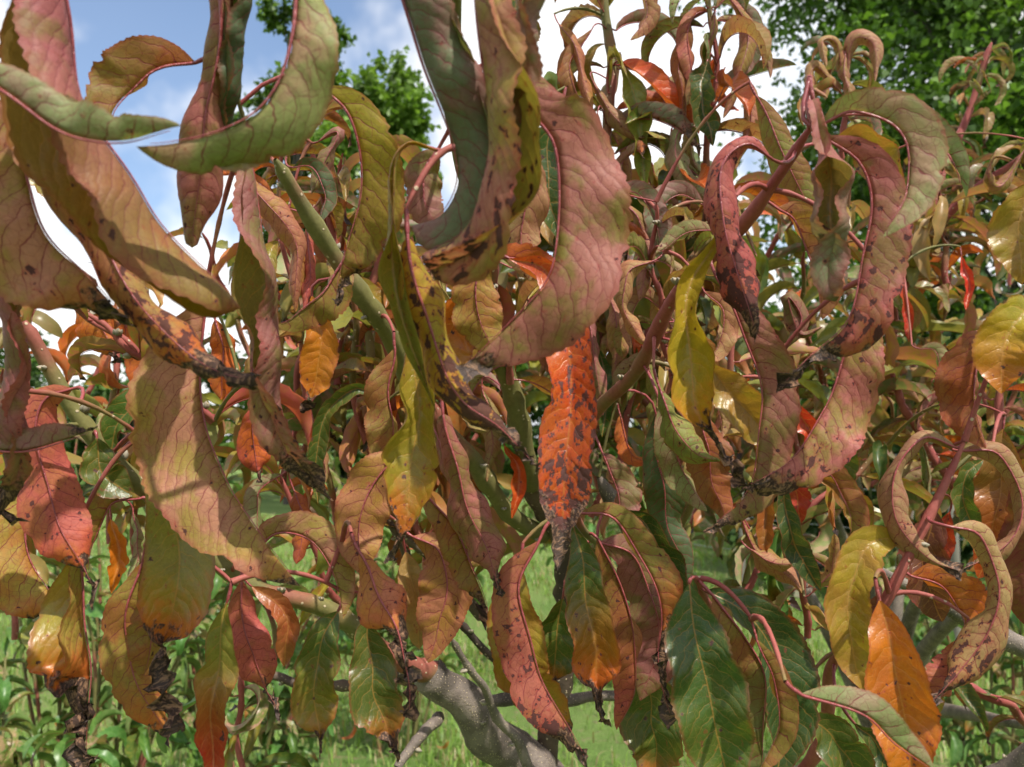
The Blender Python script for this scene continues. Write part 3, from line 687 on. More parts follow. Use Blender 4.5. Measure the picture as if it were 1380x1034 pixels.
# upper left
H([(78, -70), (92, 60), (130, 170), (195, 275), (260, 350), (322, 412)], (.37, .39), 108, 'T', 'mauve', 38, 84, .15, phi=-48, col2='olive', label='large pink and olive rolled leaf')
H([(30, -40), (38, 50), (62, 130), (110, 220)], (.40, .42), 42, 'T', 'palegreen', 20, 30, .05)
H([(-60, 85), (30, 138), (100, 180), (170, 190), (246, 172)], (.33, .34), 50, 'b+', 'palegreen', 50, 60, .05)
H([(402, -60), (397, 40), (380, 108), (345, 152), (285, 184), (230, 196), (183, 197)], (.35, .345), 74, 'b+', 'palegreen', 42, 62, .04, label='pale green leaf curled into a hook')
H([(300, -50), (291, 80), (276, 180), (264, 260), (262, 335)], (.44, .46), 50, 'B', 'mauve', 15, 86, .2)
H([(328, -50), (326, 60), (318, 130), (305, 180)], (.46, .47), 62, 'T', 'dkgreen', 35, 120, .05, phi=-20)
H([(262, 85), (222, 87), (185, 112), (158, 142), (140, 180)], (.46, .44), 52, 'b-', 'brown', 40, 10, .1, col2='olive')
H([(12, 130), (20, 200), (40, 268), (76, 332), (130, 390), (168, 428)], (.39, .40), 98, 'b-', 'pinktan', 45, 15, .25, nec=.90, tipred=.4)
H([(66, 160), (108, 270), (150, 350), (208, 432), (270, 490), (342, 512)], (.41, .40), 72, 'B', 'tan', 15, 88, 1.1, nec=.86, tipred=.9, shape=.35, col2='yelolive', label='tan leaf with blackened blunt tip')
H([(0, 205), (55, 235), (120, 265), (180, 275)], (.54, .56), 32, 'T', 'olive', 20, 10, .1)
H([(5, 335), (12, 450), (15, 560), (8, 690)], (.46, .48), 78, 'T', 'mauve', 35, 122, .25, nec=.93, phi=8)
H([(-50, 606), (30, 606), (80, 596), (128, 576)], (.46, .45), 30, 'b+', 'mauve', 65, 20, .1, nec=.9)
H([(340, 212), (350, 330), (366, 440), (388, 560), (432, 672)], (.50, .49), 74, 'T', 'mauve', 38, 108, .5, phi=-24, nec=.95, label='long rolled mauve leaf with dark spots')
H([(278, 405), (270, 520), (277, 592), (306, 660), (348, 714), (404, 785)], (.53, .50), 100, 'b-', 'pinktan', 50, 8, .14, nec=1.02, tipred=.3, shape=.95, label='broad pinkish tan leaf with fine red veins')
H([(195, 612), (230, 680), (238, 750), (236, 820), (218, 872), (212, 920), (238, 990)], (.57, .55), 56, 'T', 'ygreen', 10, 18, .2, nec=.70, tipred=.9, shape=.7, col2='yelolive')
H([(36, 640), (32, 715), (50, 778), (95, 840)], (.62, .60), 66, 'b-', 'yelolive', 45, 10, .12, nec=.93, tipred=.4)
H([(95, 525), (58, 545), (52, 620), (80, 700), (108, 762), (128, 800)], (.55, .53), 44, 'B', 'redpink', 15, 25, .45, nec=.9, tipred=.8)
H([(104, 745), (112, 820), (120, 885), (116, 955), (116, 1045)], (.56, .54), 70, 't-', 'yelolive', 55, 12, .35, nec=.62, tipred=1.0, shape=.7, col2='orange', label='drooping orange leaf with a crisp brown tip')
H([(190, 760), (168, 850), (190, 930), (228, 1000)], (.64, .63), 38, 'B', 'olive', 15, 20, .12, nec=.97, tipred=.8)
H([(212, 782), (206, 850), (192, 915)], (.60, .6), 32, 'b-', 'olive', 30, 10, .15)
H([(308, 812), (294, 880), (288, 950), (284, 1060)], (.57, .56), 38, 'T', 'ygreen', 28, 15, .2, col2='red', label='yellow-green leaf turning red below')
H([(325, 780), (330, 850), (358, 925), (375, 960)], (.66, .65), 30, 'B', 'redpink', 20, 20, .2, nec=.85)
H([(455, 825), (432, 870), (424, 930), (432, 1012)], (.61, .6), 42, 'T', 'green', 14, 14, .2, nec=.93, col2='olive', tipred=.4)
H([(495, 826), (500, 900), (512, 960), (535, 1020)], (.64, .63), 44, 'T', 'green', 12, 14, .25, nec=.9, tipred=.6, shape=.5)
H([(340, 745), (372, 718), (420, 728), (450, 772), (462, 835)], (.62, .6), 34, 'b+', 'pinktan', 45, 20, .1)
H([(512, 538), (480, 524), (442, 556), (426, 615), (428, 680)], (.84, .82), 20, 'T', 'green', 25, 20, .05)
# upper middle
H([(432, 118), (470, 150), (487, 200), (486, 260), (470, 330), (452, 410)], (.50, .52), 58, 'b+', 'yellow', 45, 12, .25, nec=.93, tipred=.2, col2='olive', label='glowing yellow arched leaf with red midrib')
H([(590, 200), (552, 190), (530, 230), (527, 330), (548, 450), (590, 560)], (.44, .43), 44, 'T', 'yelolive', 45, 45, .3, col2='ygreen')
H([(552, 318), (560, 390), (590, 470), (622, 540), (672, 576), (728, 632)], (.425, .43), 56, 'B', 'yellow', 20, 92, 1.7, nec=.86, tipred=.2, label='yellow rolled leaf thick with black spots')
H([(526, -60), (570, 80), (608, 180), (616, 240), (594, 288), (556, 306)], (.385, .40), 84, 'T', 'greyg', 35, 115, .08, phi=70, label='dark green rolled leaf curling up at its tip')
H([(643, -60), (650, 80), (664, 180), (655, 262), (622, 318), (566, 346)], (.37, .39), 100, 'T', 'pinktan', 35, 118, .75, col2='pink', shape=.5, phi=32, label='pink rolled leaf with freckled blunt tip')
H([(728, -60), (716, 60), (696, 160), (680, 245)], (.38, .39), 72, 'T', 'greyg', 35, 118, .05, phi=-12)
H([(700, -40), (690, 40), (676, 110), (660, 150)], (.47, .48), 50, 'T', 'green', 15, 15, .08)
H([(716, 92), (722, 148), (746, 192), (757, 260), (753, 320), (735, 380), (690, 440), (618, 497)], (.43, .42), 92, 'b+', 'pink', 50, 10, .22, nec=.97, label='big pink sickle-shaped leaf with wine red midrib')
H([(690, 345), (738, 362), (757, 430), (766, 520), (768, 600), (762, 690), (752, 760)], (.54, .50), 48, 'T', 'redor', 14, 18, 1.15, nec=.92, tipred=.2, shape=.5, label='vivid orange-red leaf blotched with black')
H([(664, 346), (700, 350), (740, 385), (760, 430)], (.56, .56), 30, 'b+', 'redor', 35, 10, .3)
H([(562, 430), (562, 520), (560, 600), (548, 680), (530, 755)], (.52, .50), 52, 'T', 'yelolive', 12, 75, .3, nec=.9, tipred=.9)
H([(548, 600), (505, 650), (483, 715), (488, 775)], (.62, .6), 40, 'B', 'orpink', 10, 14, .3)
H([(484, 745), (515, 810), (545, 880), (552, 968)], (.54, .52), 46, 'B', 'orpink', 15, 25, .8, nec=.52, tipred=.6, shape=.6)
H([(598, 560), (620, 650), (648, 725), (678, 805)], (.57, .56), 46, 'B', 'mauve', 15, 95, .25, nec=.93)
H([(570, 660), (612, 715), (650, 800), (655, 845)], (.60, .59), 30, 'b-', 'olive', 45, 20, .3, nec=.85)
H([(556, 722), (592, 745), (602, 790), (592, 840), (578, 895)], (.66, .64), 38, 'B', 'orpink', 12, 14, .2, label='orange-tan leaf with a chewed hole')
H([(545, 745), (560, 800), (566, 875)], (.68, .68), 30, 'T', 'tan', 15, 12, .1)
# lower middle
H([(774, 705), (788, 785), (800, 870), (812, 975)], (.62, .60), 44, 'T', 'green', 12, 14, .3, nec=.86, tipred=1.0, shape=.5, col2='orange', label='green leaf turning orange towards its charred tip')
H([(758, 806), (750, 860), (745, 925)], (.68, .68), 40, 'T', 'green', 14, 14, .05, nec=.93, tipred=.6, shape=.5)
H([(722, 728), (700, 800), (716, 880), (750, 955), (790, 1030)], (.57, .55), 46, 'b-', 'redpink', 40, 30, 1.0, nec=.9)
H([(700, 760), (690, 840), (715, 920), (770, 1000)], (.60, .58), 48, 'T', 'yelolive', 12, 12, .12, tipred=.4, nec=.97)
H([(806, 728), (836, 790), (852, 860), (856, 930), (830, 985)], (.64, .63), 40, 'b-', 'olive', 38, 10, .2, col2='redpink')
H([(806, 730), (852, 750), (878, 800), (886, 880), (862, 945)], (.68, .67), 42, 'B', 'mauve', 12, 14, .2)
H([(780, 692), (832, 700), (870, 760), (891, 830), (892, 900), (906, 975)], (.60, .58), 36, 'b+', 'olive', 38, 20, .5, nec=.66, tipred=.8)
H([(828, 688), (872, 708), (905, 780), (922, 850)], (.70, .70), 30, 'T', 'dkgreen', 25, 15, .05)
H([(928, 785), (940, 870), (960, 955), (985, 1080)], (.56, .54), 62, 'T', 'dkgreen', 8, 12, .08, col2='green', label='large glossy dark green leaf with yellow veins')
H([(868, 890), (878, 960), (888, 1060)], (.70, .70), 50, 'T', 'green', 10, 12, .15, tipred=.7, nec=.95)
H([(950, 798), (1004, 826), (1044, 880), (1060, 950), (1045, 1050)], (.60, .59), 48, 't+', 'dkgreen', 22, 14, .08)
H([(960, 805), (1005, 860), (1030, 930), (1022, 1050)], (.57, .57), 50, 'b-', 'olive', 42, 10, .12, col2='green')
H([(1020, 860), (1044, 920), (1050, 985), (1020, 1045)], (.56, .56), 24, 'b+', 'olive', 40, 10, .2)
# lower right
H([(1186, 808), (1200, 870), (1216, 950), (1236, 1075)], (.53, .51), 54, 'T', 'orange', 12, 16, .38, label='bright orange pointed leaf with brown flecks')
H([(1218, 724), (1170, 735), (1146, 795), (1146, 865), (1164, 930)], (.60, .58), 42, 'T', 'yelolive', 16, 16, .15)
H([(1185, 800), (1172, 850), (1166, 900), (1190, 960)], (.62, .6), 30, 'b-', 'brown', 40, 12, .3)
H([(1080, 934), (1150, 956), (1200, 992), (1258, 1040)], (.47, .46), 32, 'b+', 'palegreen', 60, 20, .05, label='slim pale green and pink folded leaf')
H([(1085, 965), (1128, 1000), (1170, 1075)], (.62, .62), 40, 'T', 'green', 14, 14, .08)
H([(1150, 975), (1180, 1000), (1210, 1060)], (.64, .64), 26, 'T', 'dkgreen', 20, 14, .08)
H([(1288, 604), (1244, 592), (1207, 635), (1208, 700), (1248, 752), (1298, 772)], (.60, .58), 34, 'B', 'tan', 25, 85, .25, nec=.97, label='tan leaf curled in a ring')
H([(1292, 606), (1345, 612), (1376, 672), (1362, 728), (1292, 772)], (.62, .60), 34, 'B', 'tan', 25, 80, .12, nec=.93)
H([(1352, 580), (1348, 650), (1338, 720), (1320, 780)], (.76, .76), 44, 'T', 'brown', 10, 14, .1, col2='redor')
H([(1325, 620), (1300, 645), (1302, 690), (1325, 730)], (.72, .72), 20, 'T', 'green', 20, 14, .05)
H([(1262, 688), (1246, 740), (1250, 790), (1272, 838)], (.72, .72), 40, 'T', 'dkred', 14, 14, .1)
H([(1280, 690), (1268, 740), (1262, 790)], (.74, .74), 20, 'T', 'red', 20, 14, .1)
H([(1280, 712), (1322, 724), (1346, 785), (1332, 850), (1292, 908), (1246, 955)], (.56, .55), 44, 'B', 'tan', 15, 75, .9, nec=.90, tipred=.3, label='tan leaf crowded with dark flecks')
H([(1228, 775), (1272, 792), (1300, 838), (1292, 885)], (.64, .63), 42, 'b+', 'orange', 38, 10, .2)
H([(1300, 860), (1290, 900), (1262, 945), (1240, 960)], (.58, .57), 34, 'b-', 'redpink', 35, 20, .4, nec=.8)
H([(1400, 400), (1372, 430), (1352, 475), (1348, 530)], (.57, .56), 46, 'T', 'yellow', 12, 14, .25, col2='orange')
H([(1345, 440), (1316, 490), (1312, 545), (1330, 605)], (.62, .61), 46, 'b-', 'brown', 38, 12, .12)
H([(1400, 240), (1375, 300), (1378, 385)], (.6, .6), 44, 'T', 'yelolive', 12, 14, .12)
H([(1372, 640), (1388, 700), (1380, 780), (1392, 850)], (.72, .72), 40, 'B', 'dkred', 14, 14, .1)
# right
H([(1042, 214), (1006, 194), (972, 226), (976, 300), (996, 372), (1018, 456)], (.52, .49), 42, 'B', 'redpink', 14, 70, 1.25, nec=.95, tipred=.6, shape=.4, label='rose red arched leaf with black blotches')
H([(1094, 138), (1112, 200), (1122, 290), (1116, 365), (1128, 408)], (.46, .45), 74, 'T', 'mauve', 30, 125, .15, shape=.4, col2='greyg', label='mauve leaf folded shut like a pod')
H([(1106, 166), (1150, 150), (1202, 164), (1228, 210), (1222, 262), (1192, 318)], (.45, .43), 44, 'b+', 'palegreen', 48, 20, .1, label='pale green and pink leaf arching over')
H([(1108, 160), (1170, 152), (1222, 164), (1272, 196), (1304, 268)], (.49, .5), 26, 'b+', 'palegreen', 45, 20, .05)
H([(1112, 182), (1160, 216), (1174, 290), (1166, 360), (1142, 430), (1096, 476), (1046, 530)], (.49, .47), 54, 'b+', 'mauve', 40, 25, 1.0, nec=.80, tipred=.5, label='mauve hooked leaf with long shrivelled black tip')
H([(1180, 392), (1140, 470), (1116, 550), (1072, 612), (1000, 664)], (.54, .52), 62, 'b+', 'pink', 42, 14, .75, nec=.90)
H([(962, 372), (1000, 430), (1020, 500), (1027, 565), (1015, 642), (956, 722)], (.57, .55), 48, 'b+', 'mauve', 45, 12, .25, nec=.96)
H([(968, 308), (936, 380), (924, 450), (936, 530), (964, 590), (1000, 660)], (.52, .50), 44, 'T', 'yellow', 25, 55, .3, nec=.80, tipred=.6, label='yellow trough-shaped leaf with pink rolled edges')
H([(952, 490), (985, 530), (1020, 568), (1058, 606)], (.68, .67), 38, 'T', 'yelolive', 14, 14, .08)
H([(882, 556), (890, 640), (905, 720), (930, 790)], (.78, .78), 30, 'B', 'dkgreen', 14, 25, .05)
H([(888, 520), (905, 570), (940, 612), (970, 622)], (.66, .64), 28, 'B', 'ygreen', 20, 60, .45)
H([(892, 545), (908, 610), (936, 660), (952, 690)], (.70, .7), 28, 'b-', 'palegreen', 35, 15, .1)
H([(945, 550), (958, 635), (978, 705)], (.72, .72), 32, 'B', 'brown', 15, 20, .1)
H([(1136, 565), (1138, 610), (1134, 665)], (.95, .95), 26, 'T', 'green', 14, 14, .05)
H([(1066, 540), (1090, 578), (1112, 625)], (.70, .7), 20, 'T', 'red', 20, 14, .05)
H([(1058, 632), (1072, 660), (1078, 705)], (.72, .72), 22, 'T', 'red', 14, 14, .1)
H([(1056, 650), (1060, 700), (1082, 755), (1106, 795)], (.66, .66), 22, 'T', 'dkgreen', 14, 14, .05)
H([(1068, 645), (1118, 638), (1146, 700), (1142, 765)], (.70, .69), 24, 'b+', 'olive', 40, 20, .1)
H([(1100, 640), (1150, 676), (1168, 745)], (.74, .74), 26, 'T', 'brown', 20, 20, .1, col2='olive')
H([(1020, 130), (1080, 260), (1110, 330)], (.75, .75), 26, 'B', 'olive', 15, 20, .1)
H([(1046, 280), (1076, 300), (1098, 370), (1110, 430)], (.60, .60), 42, 'b+', 'orpink', 40, 14, .2)
H([(1120, 190), (1160, 185), (1192, 235), (1200, 300)], (.56, .56), 34, 'T', 'olive', 20, 20, .2)
H([(1060, 470), (1080, 430), (1062, 400), (1078, 450), (1110, 440)], (.58, .58), 20, 'B', 'mauve', 30, 50, .4)
# centre, behind the first row
H([(700, 190), (712, 260), (700, 320), (716, 380)], (.58, .58), 36, 'B', 'tan', 14, 30, .35)
H([(756, 140), (738, 200), (742, 270), (760, 330)], (.66, .66), 34, 'T', 'dkgreen', 12, 20, .15)
H([(590, 200), (572, 230), (572, 270), (590, 310)], (.48, .48), 30, 'B', 'mauve', 15, 15, .1)
H([(640, 400), (618, 420), (600, 480), (622, 550)], (.66, .66), 44, 'T', 'orange', 10, 12, .15, col2='yelolive')
H([(655, 345), (640, 390), (650, 440), (668, 480)], (.64, .64), 36, 'B', 'yelolive', 12, 14, .12)
H([(530, 470), (524, 540), (530, 600), (522, 660)], (.70, .70), 36, 'b-', 'olive', 35, 10, .08)
H([(470, 340), (440, 390), (400, 425), (372, 440)], (.58, .57), 36, 'b+', 'olive', 42, 14, .1)
H([(420, 400), (432, 450), (428, 500), (412, 555)], (.72, .72), 30, 'T', 'orange', 12, 20, .15, nec=.9)
H([(150, 420), (185, 460), (200, 540)], (.8, .8), 28, 'B', 'orange', 15, 20, .15)
H([(95, 400), (130, 430), (160, 490)], (.8, .8), 34, 'B', 'orange', 15, 20, .15, nec=.9)
H([(345, 545), (340, 590), (352, 650)], (.72, .72), 24, 'B', 'redor', 20, 30, .3, nec=.9)
H([(130, 590), (140, 640), (180, 668)], (.66, .66), 34, 'T', 'green', 15, 12, .3)
H([(235, 565), (190, 545), (160, 570), (150, 605)], (.66, .66), 26, 't-', 'green', 25, 12, .1)
H([(190, 670), (150, 680), (125, 730), (118, 780)], (.66, .66), 26, 'b-', 'olive', 40, 12, .1)
H([(340, 790), (385, 830), (382, 900)], (.72, .72), 22, 'T', 'redpink', 20, 14, .1)
H([(300, 210), (395, 320), (396, 420)], (.75, .75), 24, 'B', 'orpink', 20, 60, .2)
H([(290, 430), (300, 470), (298, 540)], (.75, .75), 26, 'B', 'orange', 20, 30, .2)

# mid-distance leaves
for a in [
 ([(825, 255), (860, 262), (885, 300), (890, 350)], .82, 22, 'b+', 'greyg'), ([(838, 272), (862, 300), (872, 350), (862, 405)], .84, 26, 'B', 'pinktan'),
 ([(948, 276), (915, 262), (890, 285), (886, 335)], .85, 24, 'b-', 'greyg'), ([(880, 352), (848, 366), (840, 410), (862, 455), (876, 462)], .76, 24, 'B', 'tan'),
 ([(966, 310), (930, 312), (884, 342)], .70, 16, 'b-', 'palegreen'), ([(905, 430), (870, 400), (852, 420), (850, 470)], .85, 18, 'b-', 'tan'),
 ([(950, 392), (975, 420), (968, 470), (948, 485)], .75, 20, 'b+', 'tan'), ([(815, 385), (832, 440), (828, 520)], .9, 22, 'B', 'pinktan'),
 ([(790, 420), (800, 470), (812, 560)], .85, 22, 'B', 'mauve'), ([(806, 470), (818, 520), (812, 590)], .9, 20, 'T', 'dkgreen'),
 ([(870, 480), (885, 540), (872, 600)], .95, 22, 'B', 'ygreen'), ([(835, 560), (850, 610), (875, 625)], .95, 16, 'b-', 'orange'),
 ([(838, 88), (852, 120), (864, 180), (868, 262)], 1.0, 26, 'T', 'ygreen'), ([(798, 105), (815, 140), (850, 180), (872, 186)], 1.0, 18, 'B', 'tan'),
 ([(806, 150), (798, 210), (818, 270), (850, 312), (870, 328)], .98, 22, 'B', 'palegreen'), ([(796, 40), (768, 90), (786, 150), (782, 185)], 1.0, 18, 'b-', 'brown'),
 ([(812, -5), (860, -10), (872, 20), (850, 55)], 1.0, 18, 'b+', 'tan'), ([(752, 30), (775, 60), (785, 110), (800, 150)], 1.0, 18, 'B', 'orpink'),
 ([(955, 12), (930, 30), (916, 100), (926, 175)], 1.0, 18, 'B', 'brown'), ([(958, 16), (936, 20), (926, 62), (940, 125)], 1.0, 15, 'b-', 'redpink'),
 ([(965, 18), (950, 80), (924, 142)], .98, 18, 'B', 'tan'), ([(978, -8), (1006, 30), (1000, 92), (974, 160)], .98, 20, 'B', 'pinktan'),
 ([(990, -8), (1014, 40), (1006, 82), (984, 112)], 1.0, 16, 'b+', 'greyg'), ([(952, 84), (945, 130), (962, 196)], .96, 30, 'T', 'dkgreen'),
 ([(976, 112), (1004, 112), (1012, 160), (990, 228)], .98, 20, 'B', 'pinktan'), ([(958, 166), (912, 180), (922, 240), (972, 284)], .96, 24, 'B', 'palegreen'),
 ([(1136, 110), (1128, 60), (1108, 56), (1114, 90)], 1.2, 12, 'B', 'tan'), ([(1140, 110), (1150, 54), (1178, 60), (1180, 110)], 1.2, 16, 'B', 'tan'),
 ([(1136, 128), (1100, 90), (1092, 115), (1116, 132)], 1.2, 14, 'B', 'tan'), ([(1140, 70), (1138, 100), (1150, 140)], 1.2, 14, 'B', 'pinktan'),
 ([(1382, 200), (1350, 250), (1332, 240), (1340, 212), (1366, 216)], 1.1, 12, 'B', 'pinktan'), ([(1214, 370), (1222, 412), (1226, 462)], 1.2, 11, 'T', 'red'),
 ([(1296, 345), (1306, 385), (1302, 418)], 1.2, 11, 'T', 'red'), ([(1240, 470), (1262, 475), (1272, 520)], 1.1, 14, 'b+', 'palegreen'),
 ([(430, 190), (455, 180), (430, 235), (420, 262)], .8, 18, 'B', 'mauve'), ([(395, 225), (420, 225), (438, 260), (432, 300)], .78, 18, 'b+', 'dkgreen'),
 ([(392, 300), (400, 350), (398, 420)], .8, 18, 'B', 'orpink'), ([(412, 300), (418, 360), (410, 420)], .8, 16, 'B', 'redpink'),
 ([(700, 255), (735, 235), (752, 280), (756, 330)], .75, 26, 'T', 'green'), ([(660, 300), (690, 270), (700, 330)], .72, 22, 'B', 'pinktan'),
 ([(590, 590), (606, 640), (640, 680)], .8, 22, 'B', 'mauve'), ([(650, 520), (664, 580), (655, 650)], .9, 22, 'B', 'tan'),
 ([(680, 600), (700, 640), (690, 700)], .9, 16, 'T', 'redor'), ([(812, 610), (832, 660), (842, 720)], .8, 30, 'b+', 'mauve'),
 ([(1010, 740), (1048, 760), (1100, 756)], .85, 16, 'B', 'tan'), ([(1000, 700), (1020, 745), (1062, 775), (1080, 800)], .86, 26, 'B', 'pinktan'),
 ([(1020, 640), (1032, 690), (1028, 750)], .88, 22, 'T', 'brown'), ([(1092, 800), (1120, 770), (1125, 720)], .84, 18, 'B', 'tan'),
 ([(380, 640), (350, 660), (346, 700), (352, 740)], .76, 18, 'b-', 'palegreen'), ([(395, 660), (410, 700), (400, 760)], .8, 24, 'B', 'redor'),
 ([(420, 560), (432, 600), (440, 650)], .9, 14, 'B', 'tan'), ([(150, 700), (160, 750), (150, 800)], .8, 20, 'T', 'orange'), ([(180, 690), (186, 740), (176, 790)], .8, 16, 'B', 'palegreen')]:
    H(a[0], a[1], a[2], a[3], a[4], 28, 60 if a[3] == 'B' else 25, .15, pet=True)

# ---- leaves grown along thin twigs
def proto(col, seed, low=False, col2=None):
    rs = np.random.default_rng(seed)
    L = 0.12; n = 16 if low else 30; m = 2 if low else 4
    th0 = RAD(rs.uniform(-10, 60)); bend = RAD(rs.choice([60, 90, 120, 160, 210, 260], p=[.18, .28, .26, .16, .08, .04]) + rs.uniform(-15, 15))
    u = np.linspace(0, 1, n); h = th0 - bend * u ** rs.uniform(0.7, 1.3); yaw = rs.normal() * 0.7 * u ** 1.5 + 0.25 * np.sin(u * 5 + rs.uniform(0, 6))
    d = np.stack([np.cos(h) * np.cos(yaw), np.cos(h) * np.sin(yaw), np.sin(h)], 1)
    P = np.vstack([np.zeros(3), np.cumsum((d[1:] + d[:-1]) / 2 * (L / (n - 1)), axis=0)])
    P = P + np.array([0.010, 0, 0.002])
    N = np.stack([-np.sin(h), np.zeros(n), np.cos(h)], 1)
    tw = rs.normal() * 0.8 * u; Sx = np.cross(tangents(P), N); N = N * np.cos(tw)[:, None] + Sx * np.sin(tw)[:, None]
    f = rs.uniform(8, 45) if low else rs.uniform(10, 55); cu = rs.uniform(10, 50) if low else rs.uniform(10, 80)
    nec = rs.choice([9.0, 0.95, 0.88, 0.8], p=[.72, .12, .1, .06])
    pet = np.array([[0, 0, 0], [0.005, 0, 0.003], P[0]])
    return make_leaf(P, N, L * rs.uniform(0.11, 0.175), col, f, cu, m, seed * 0.77, nec, rs.choice([.05, .1, .25, .5]), rs.choice([0, .2, .8]), col2, 0.05, 0, 0.0008 if not low else 0.0005, pet, serr=0.03 if not low else 0)
MIXES = {
 'mid':  ['pinktan', 'tan', 'olive', 'ygreen', 'yelolive', 'mauve', 'green', 'greyg', 'tan', 'ygreen', 'pinktan', 'orpink', 'green', 'redor', 'dkgreen', 'tan'],
 'warm': ['orpink', 'pinktan', 'mauve', 'brown', 'redpink', 'yelolive', 'olive', 'tan', 'pinktan', 'orpink', 'olive', 'orange', 'ygreen', 'mauve'],
 'green':['green', 'ygreen', 'fresh', 'olive', 'palegreen', 'dkgreen'],
 'pale': ['tan', 'palegreen', 'ygreen', 'tan', 'green', 'pinktan', 'greyg', 'ygreen', 'green', 'tan', 'pinktan', 'olive', 'redor', 'palegreen', 'greyg'],
 'fresh':['fresh', 'fresh', 'green', 'fresh', 'palegreen'],
}
PROTO = {}
def protos(mix, low):
    key = (mix, low)
    if key not in PROTO:
        L = []
        for k in range(34 if not low else 26):
            c = MIXES[mix][k % len(MIXES[mix])]
            g = proto(c, 100 + k * 7 + (500 if low else 0) + len(PROTO) * 53, low)
            me = g.mesh('leaf'); me.materials.append(M_FAR if low else M_LEAF); L.append((g, me))
        PROTO[key] = L
    return PROTO[key]

def grow(tree, pts, w, n, mix='mid', length=0.105, mat=None, seed=0, low=False, stuff=False, spread=1.0, nb=0, tuft=0, pre=None):
    o, P, R = pre or branch(tree, pts, w, mat or M_SHOOT, 'branch', 6 if low else 8)
    if nb: buds(o, P, R, nb, seed)
    rs = np.random.default_rng(seed + 900); org = np.array(ROOTS[tree].location); T = tangents(P)
    L = protos(mix, low)
    for k in range(n + tuft):
        s = (k + rs.random()) / n if k < n else rs.uniform(.93, 1)
        i = int(min(s, 1) * (len(P) - 1)); az = k * 2.39996 + rs.normal() * .35
        g, me = L[rs.integers(len(L))]
        sc = length / 0.12 * rs.uniform(0.65, 1.25) * (1 - 0.3 * max(0, s - .8) / .2)
        rot = Matrix.Rotation(az, 4, 'Z') @ Matrix.Rotation(rs.normal() * 0.35, 4, 'X') @ Matrix.Rotation(rs.normal() * 0.3, 4, 'Y')
        p = P[i] - org
        if COUNT[tree] < 300 and not stuff:
            q = link('leaf', me, None, o, p, rot.to_euler(), sc); COUNT[tree] += 1
        else:
            STUFF[tree].extend(g, np.array(Matrix.Translation(p) @ rot @ Matrix.Scale(sc, 4)))
    return o
G = grow
for tree_, pts_, w_, n_, kw_ in TWIGS: grow(tree_, pts_, w_, n_, **kw_)
rs = np.random.default_rng(55)
for k in range(46):
    x = rs.uniform(790, 1400); y = rs.uniform(330, 780); d = rs.uniform(1.35, 2.4); a = rs.normal() * 0.5
    dx = math.sin(a) * 260 / d; dy = -math.cos(a) * 330 / d
    if y + dy < 260 and 850 < x: dy = 260 - y
    G('back', [(x, y, d), (x + dx * .5, y + dy * .5, d), (x + dx, y + dy, d - .1)], [12 / d, 10 / d, 7 / d], 16, 'pale' if k % 3 else 'mid', .135, seed=60 + k, low=True)
for k in range(14):
    x = rs.uniform(350, 720); y = rs.uniform(420, 700); d = rs.uniform(1.3, 2.0); a = rs.normal() * 0.4
    dx = math.sin(a) * 260 / d; dy = -math.cos(a) * 330 / d
    G('near', [(x, y, d), (x + dx * .5, y + dy * .5, d), (x + dx, y + dy, d - .1)], [12 / d, 10 / d, 7 / d], 13, 'warm' if k % 2 else 'pale', .11, seed=160 + k, low=True, stuff=True)
for k in range(18):
    x = rs.uniform(380, 690); y = rs.uniform(480, 800); d = rs.uniform(.95, 1.35); a = rs.normal() * 0.35
    dx = math.sin(a) * 260 / d; dy = -math.cos(a) * 330 / d
    G('near', [(x, y, d), (x + dx * .5, y + dy * .5, d), (x + dx, y + dy, d - .1)], [11 / d, 9 / d, 6 / d], 12, 'warm' if k % 3 else 'pale', .12, seed=360 + k, low=True, stuff=True)
for k in range(12):
    x = rs.uniform(0, 380); y = rs.uniform(560, 900); d = rs.uniform(.95, 1.4); a = rs.normal() * 0.35
    dx = math.sin(a) * 200 / d; dy = -math.cos(a) * 260 / d
    G('near', [(x, y, d), (x + dx * .5, y + dy * .5, d), (x + dx, y + dy, d - .1)], [10 / d, 8 / d, 6 / d], 8, 'warm' if k % 2 else 'green', .11, seed=460 + k, low=True, stuff=True)
for k in range(16):
    x = rs.uniform(800, 960); y = rs.uniform(420, 620); d = rs.uniform(1.05, 1.5); a = rs.normal() * 0.3
    dx = math.sin(a) * 260 / d; dy = -math.cos(a) * 330 / d
    G('near', [(x, y, d), (x + dx * .5, y + dy * .5, d), (x + dx, y + dy, d - .1)], [11 / d, 9 / d, 6 / d], 13, 'pale' if k % 3 else 'mid', .13, seed=260 + k, low=True, stuff=True)
for tr in ROOTS:
    if STUFF[tr].n:
        o = link('foliage', STUFF[tr].mesh('foliage'), M_FAR, ROOTS[tr]); o['kind'] = 'stuff'
# limbs that carry the second tree's twigs down to its trunk
b0 = np.array(back.location)
v, f = tube(spline([[0, 0, -0.05], [0.02, 0, .35], [0, 0.02, .7]], 10), np.linspace(.05, .036, 10), 12, .03, 3); link('trunk', quads('trunk', v, f), M_DARK, back)
for k, (px, py, d) in enumerate([(1130, 520, 1.6), (1090, 600, 1.55), (1300, 680, 1.3), (1380, 760, 1.2), (1400, 980, 1.15), (900, 600, 2.1), (1050, 560, 2.3), (1250, 560, 2.4)]):
    e = unproj(px, py, d) - b0
    v, f = tube(spline([[0, 0.02, .68], [e[0] * .4, e[1] * .4, .7 + (e[2] - .7) * .55], e], 14), np.linspace(.026, .006, 14), 9, .03, k)
    link('branch', quads('branch', v, f), M_GREY, back)

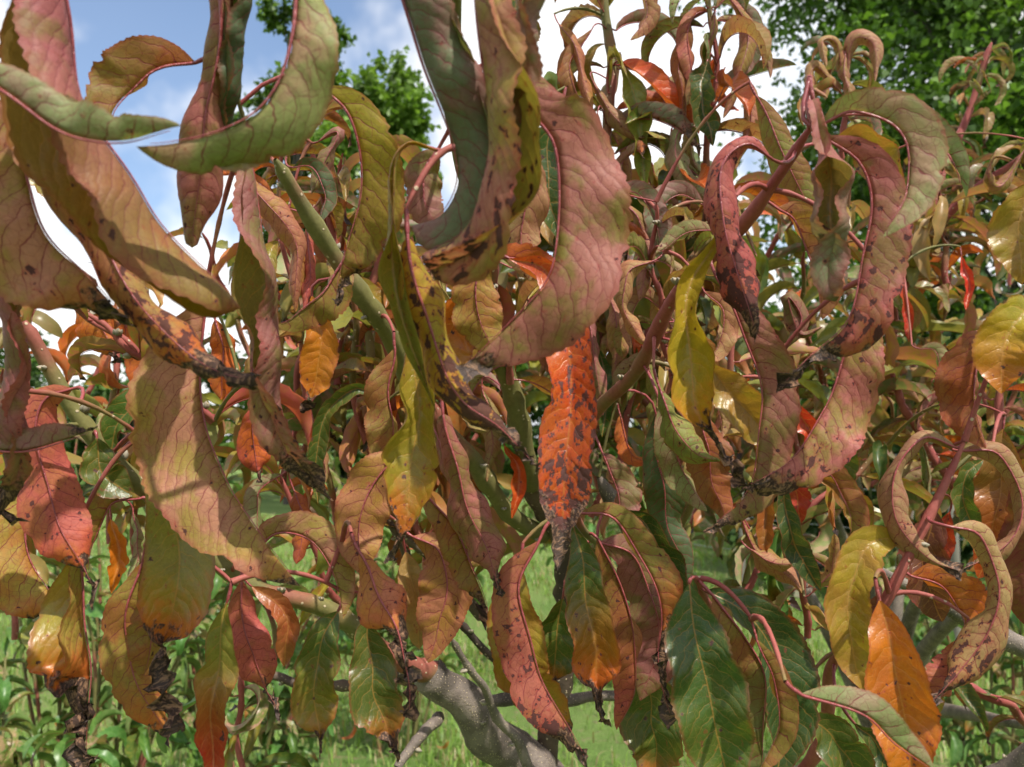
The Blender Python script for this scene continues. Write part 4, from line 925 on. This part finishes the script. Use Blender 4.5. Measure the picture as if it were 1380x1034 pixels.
# ------------------------------------------------------------------ healthy green shrubs beyond
def shrub(px, d, n, h, label, seed, wide=0.45):
    rs = np.random.default_rng(seed); base = np.array([gx(px, d), d, 0.0]); root = empty('shrub', base, label, 'shrub', 'green leafy shrubs behind the peach tree')
    L = protos('fresh', True); cnt = 0
    for k in range(n):
        a = rs.uniform(0, 6.28); r = wide * math.sqrt(rs.random()); top = np.array([r * math.cos(a) * 1.6, r * math.sin(a), h * rs.uniform(.6, 1.05)])
        P = spline([[0.1 * math.cos(a), 0.1 * math.sin(a), -.02], top * .5 + np.array([.05 * rs.normal(), 0, .1]), top], 14)
        v, f = tube(P, np.linspace(.009, .003, 14), 6); st = link('stem', quads('stem', v, f), M_GREENSHOOT, root)
        for j in range(26):
            i = int(rs.uniform(.25, 1) * 13); g, me = L[rs.integers(len(L))]
            rot = Matrix.Rotation(rs.uniform(0, 6.28), 4, 'Z') @ Matrix.Rotation(rs.normal() * .3, 4, 'X')
            if cnt < 300: link('leaf', me, None, st, P[i], rot.to_euler(), rs.uniform(1.0, 1.6)); cnt += 1
shrub(130, 2.9, 12, 1.75, 'tall green shrub of long willowy leaves behind the pink shoots', 1)
shrub(330, 3.3, 12, 1.65, 'bushy green shrub with drooping leaves beside the lawn gap', 2)
shrub(540, 4.2, 12, 1.7, 'green shrub with upright stems farther back on the lawn', 3)
shrub(860, 5.4, 12, 1.75, 'rounded green shrub standing at the edge of the mown lawn', 4, .6)
shrub(1340, 3.4, 12, 1.6, 'pale green shrub between the second peach tree and the fence', 5)
shrub(40, 2.4, 9, 0.85, 'low green sapling in the grass at the foot of the orange leaves', 6, .3)

# ------------------------------------------------------------------ fallen leaves on the lawn
for k in range(16):
    d = random.uniform(3.2, 6); px = random.choice([random.uniform(0, 130), random.uniform(330, 470), random.uniform(580, 720), random.uniform(880, 1120)])
    g, me = protos('warm', True)[k % 26]
    o = link('fallen_leaf', me, None, None, (gx(px, d), d, 0.07), (RAD(random.uniform(150, 200)), 0, random.uniform(0, 6)), random.uniform(.7, 1.0))
    o['label'] = 'dry curled orange-brown leaf fallen on the grass'; o['category'] = 'leaf'; o['group'] = 'fallen leaves on the lawn'
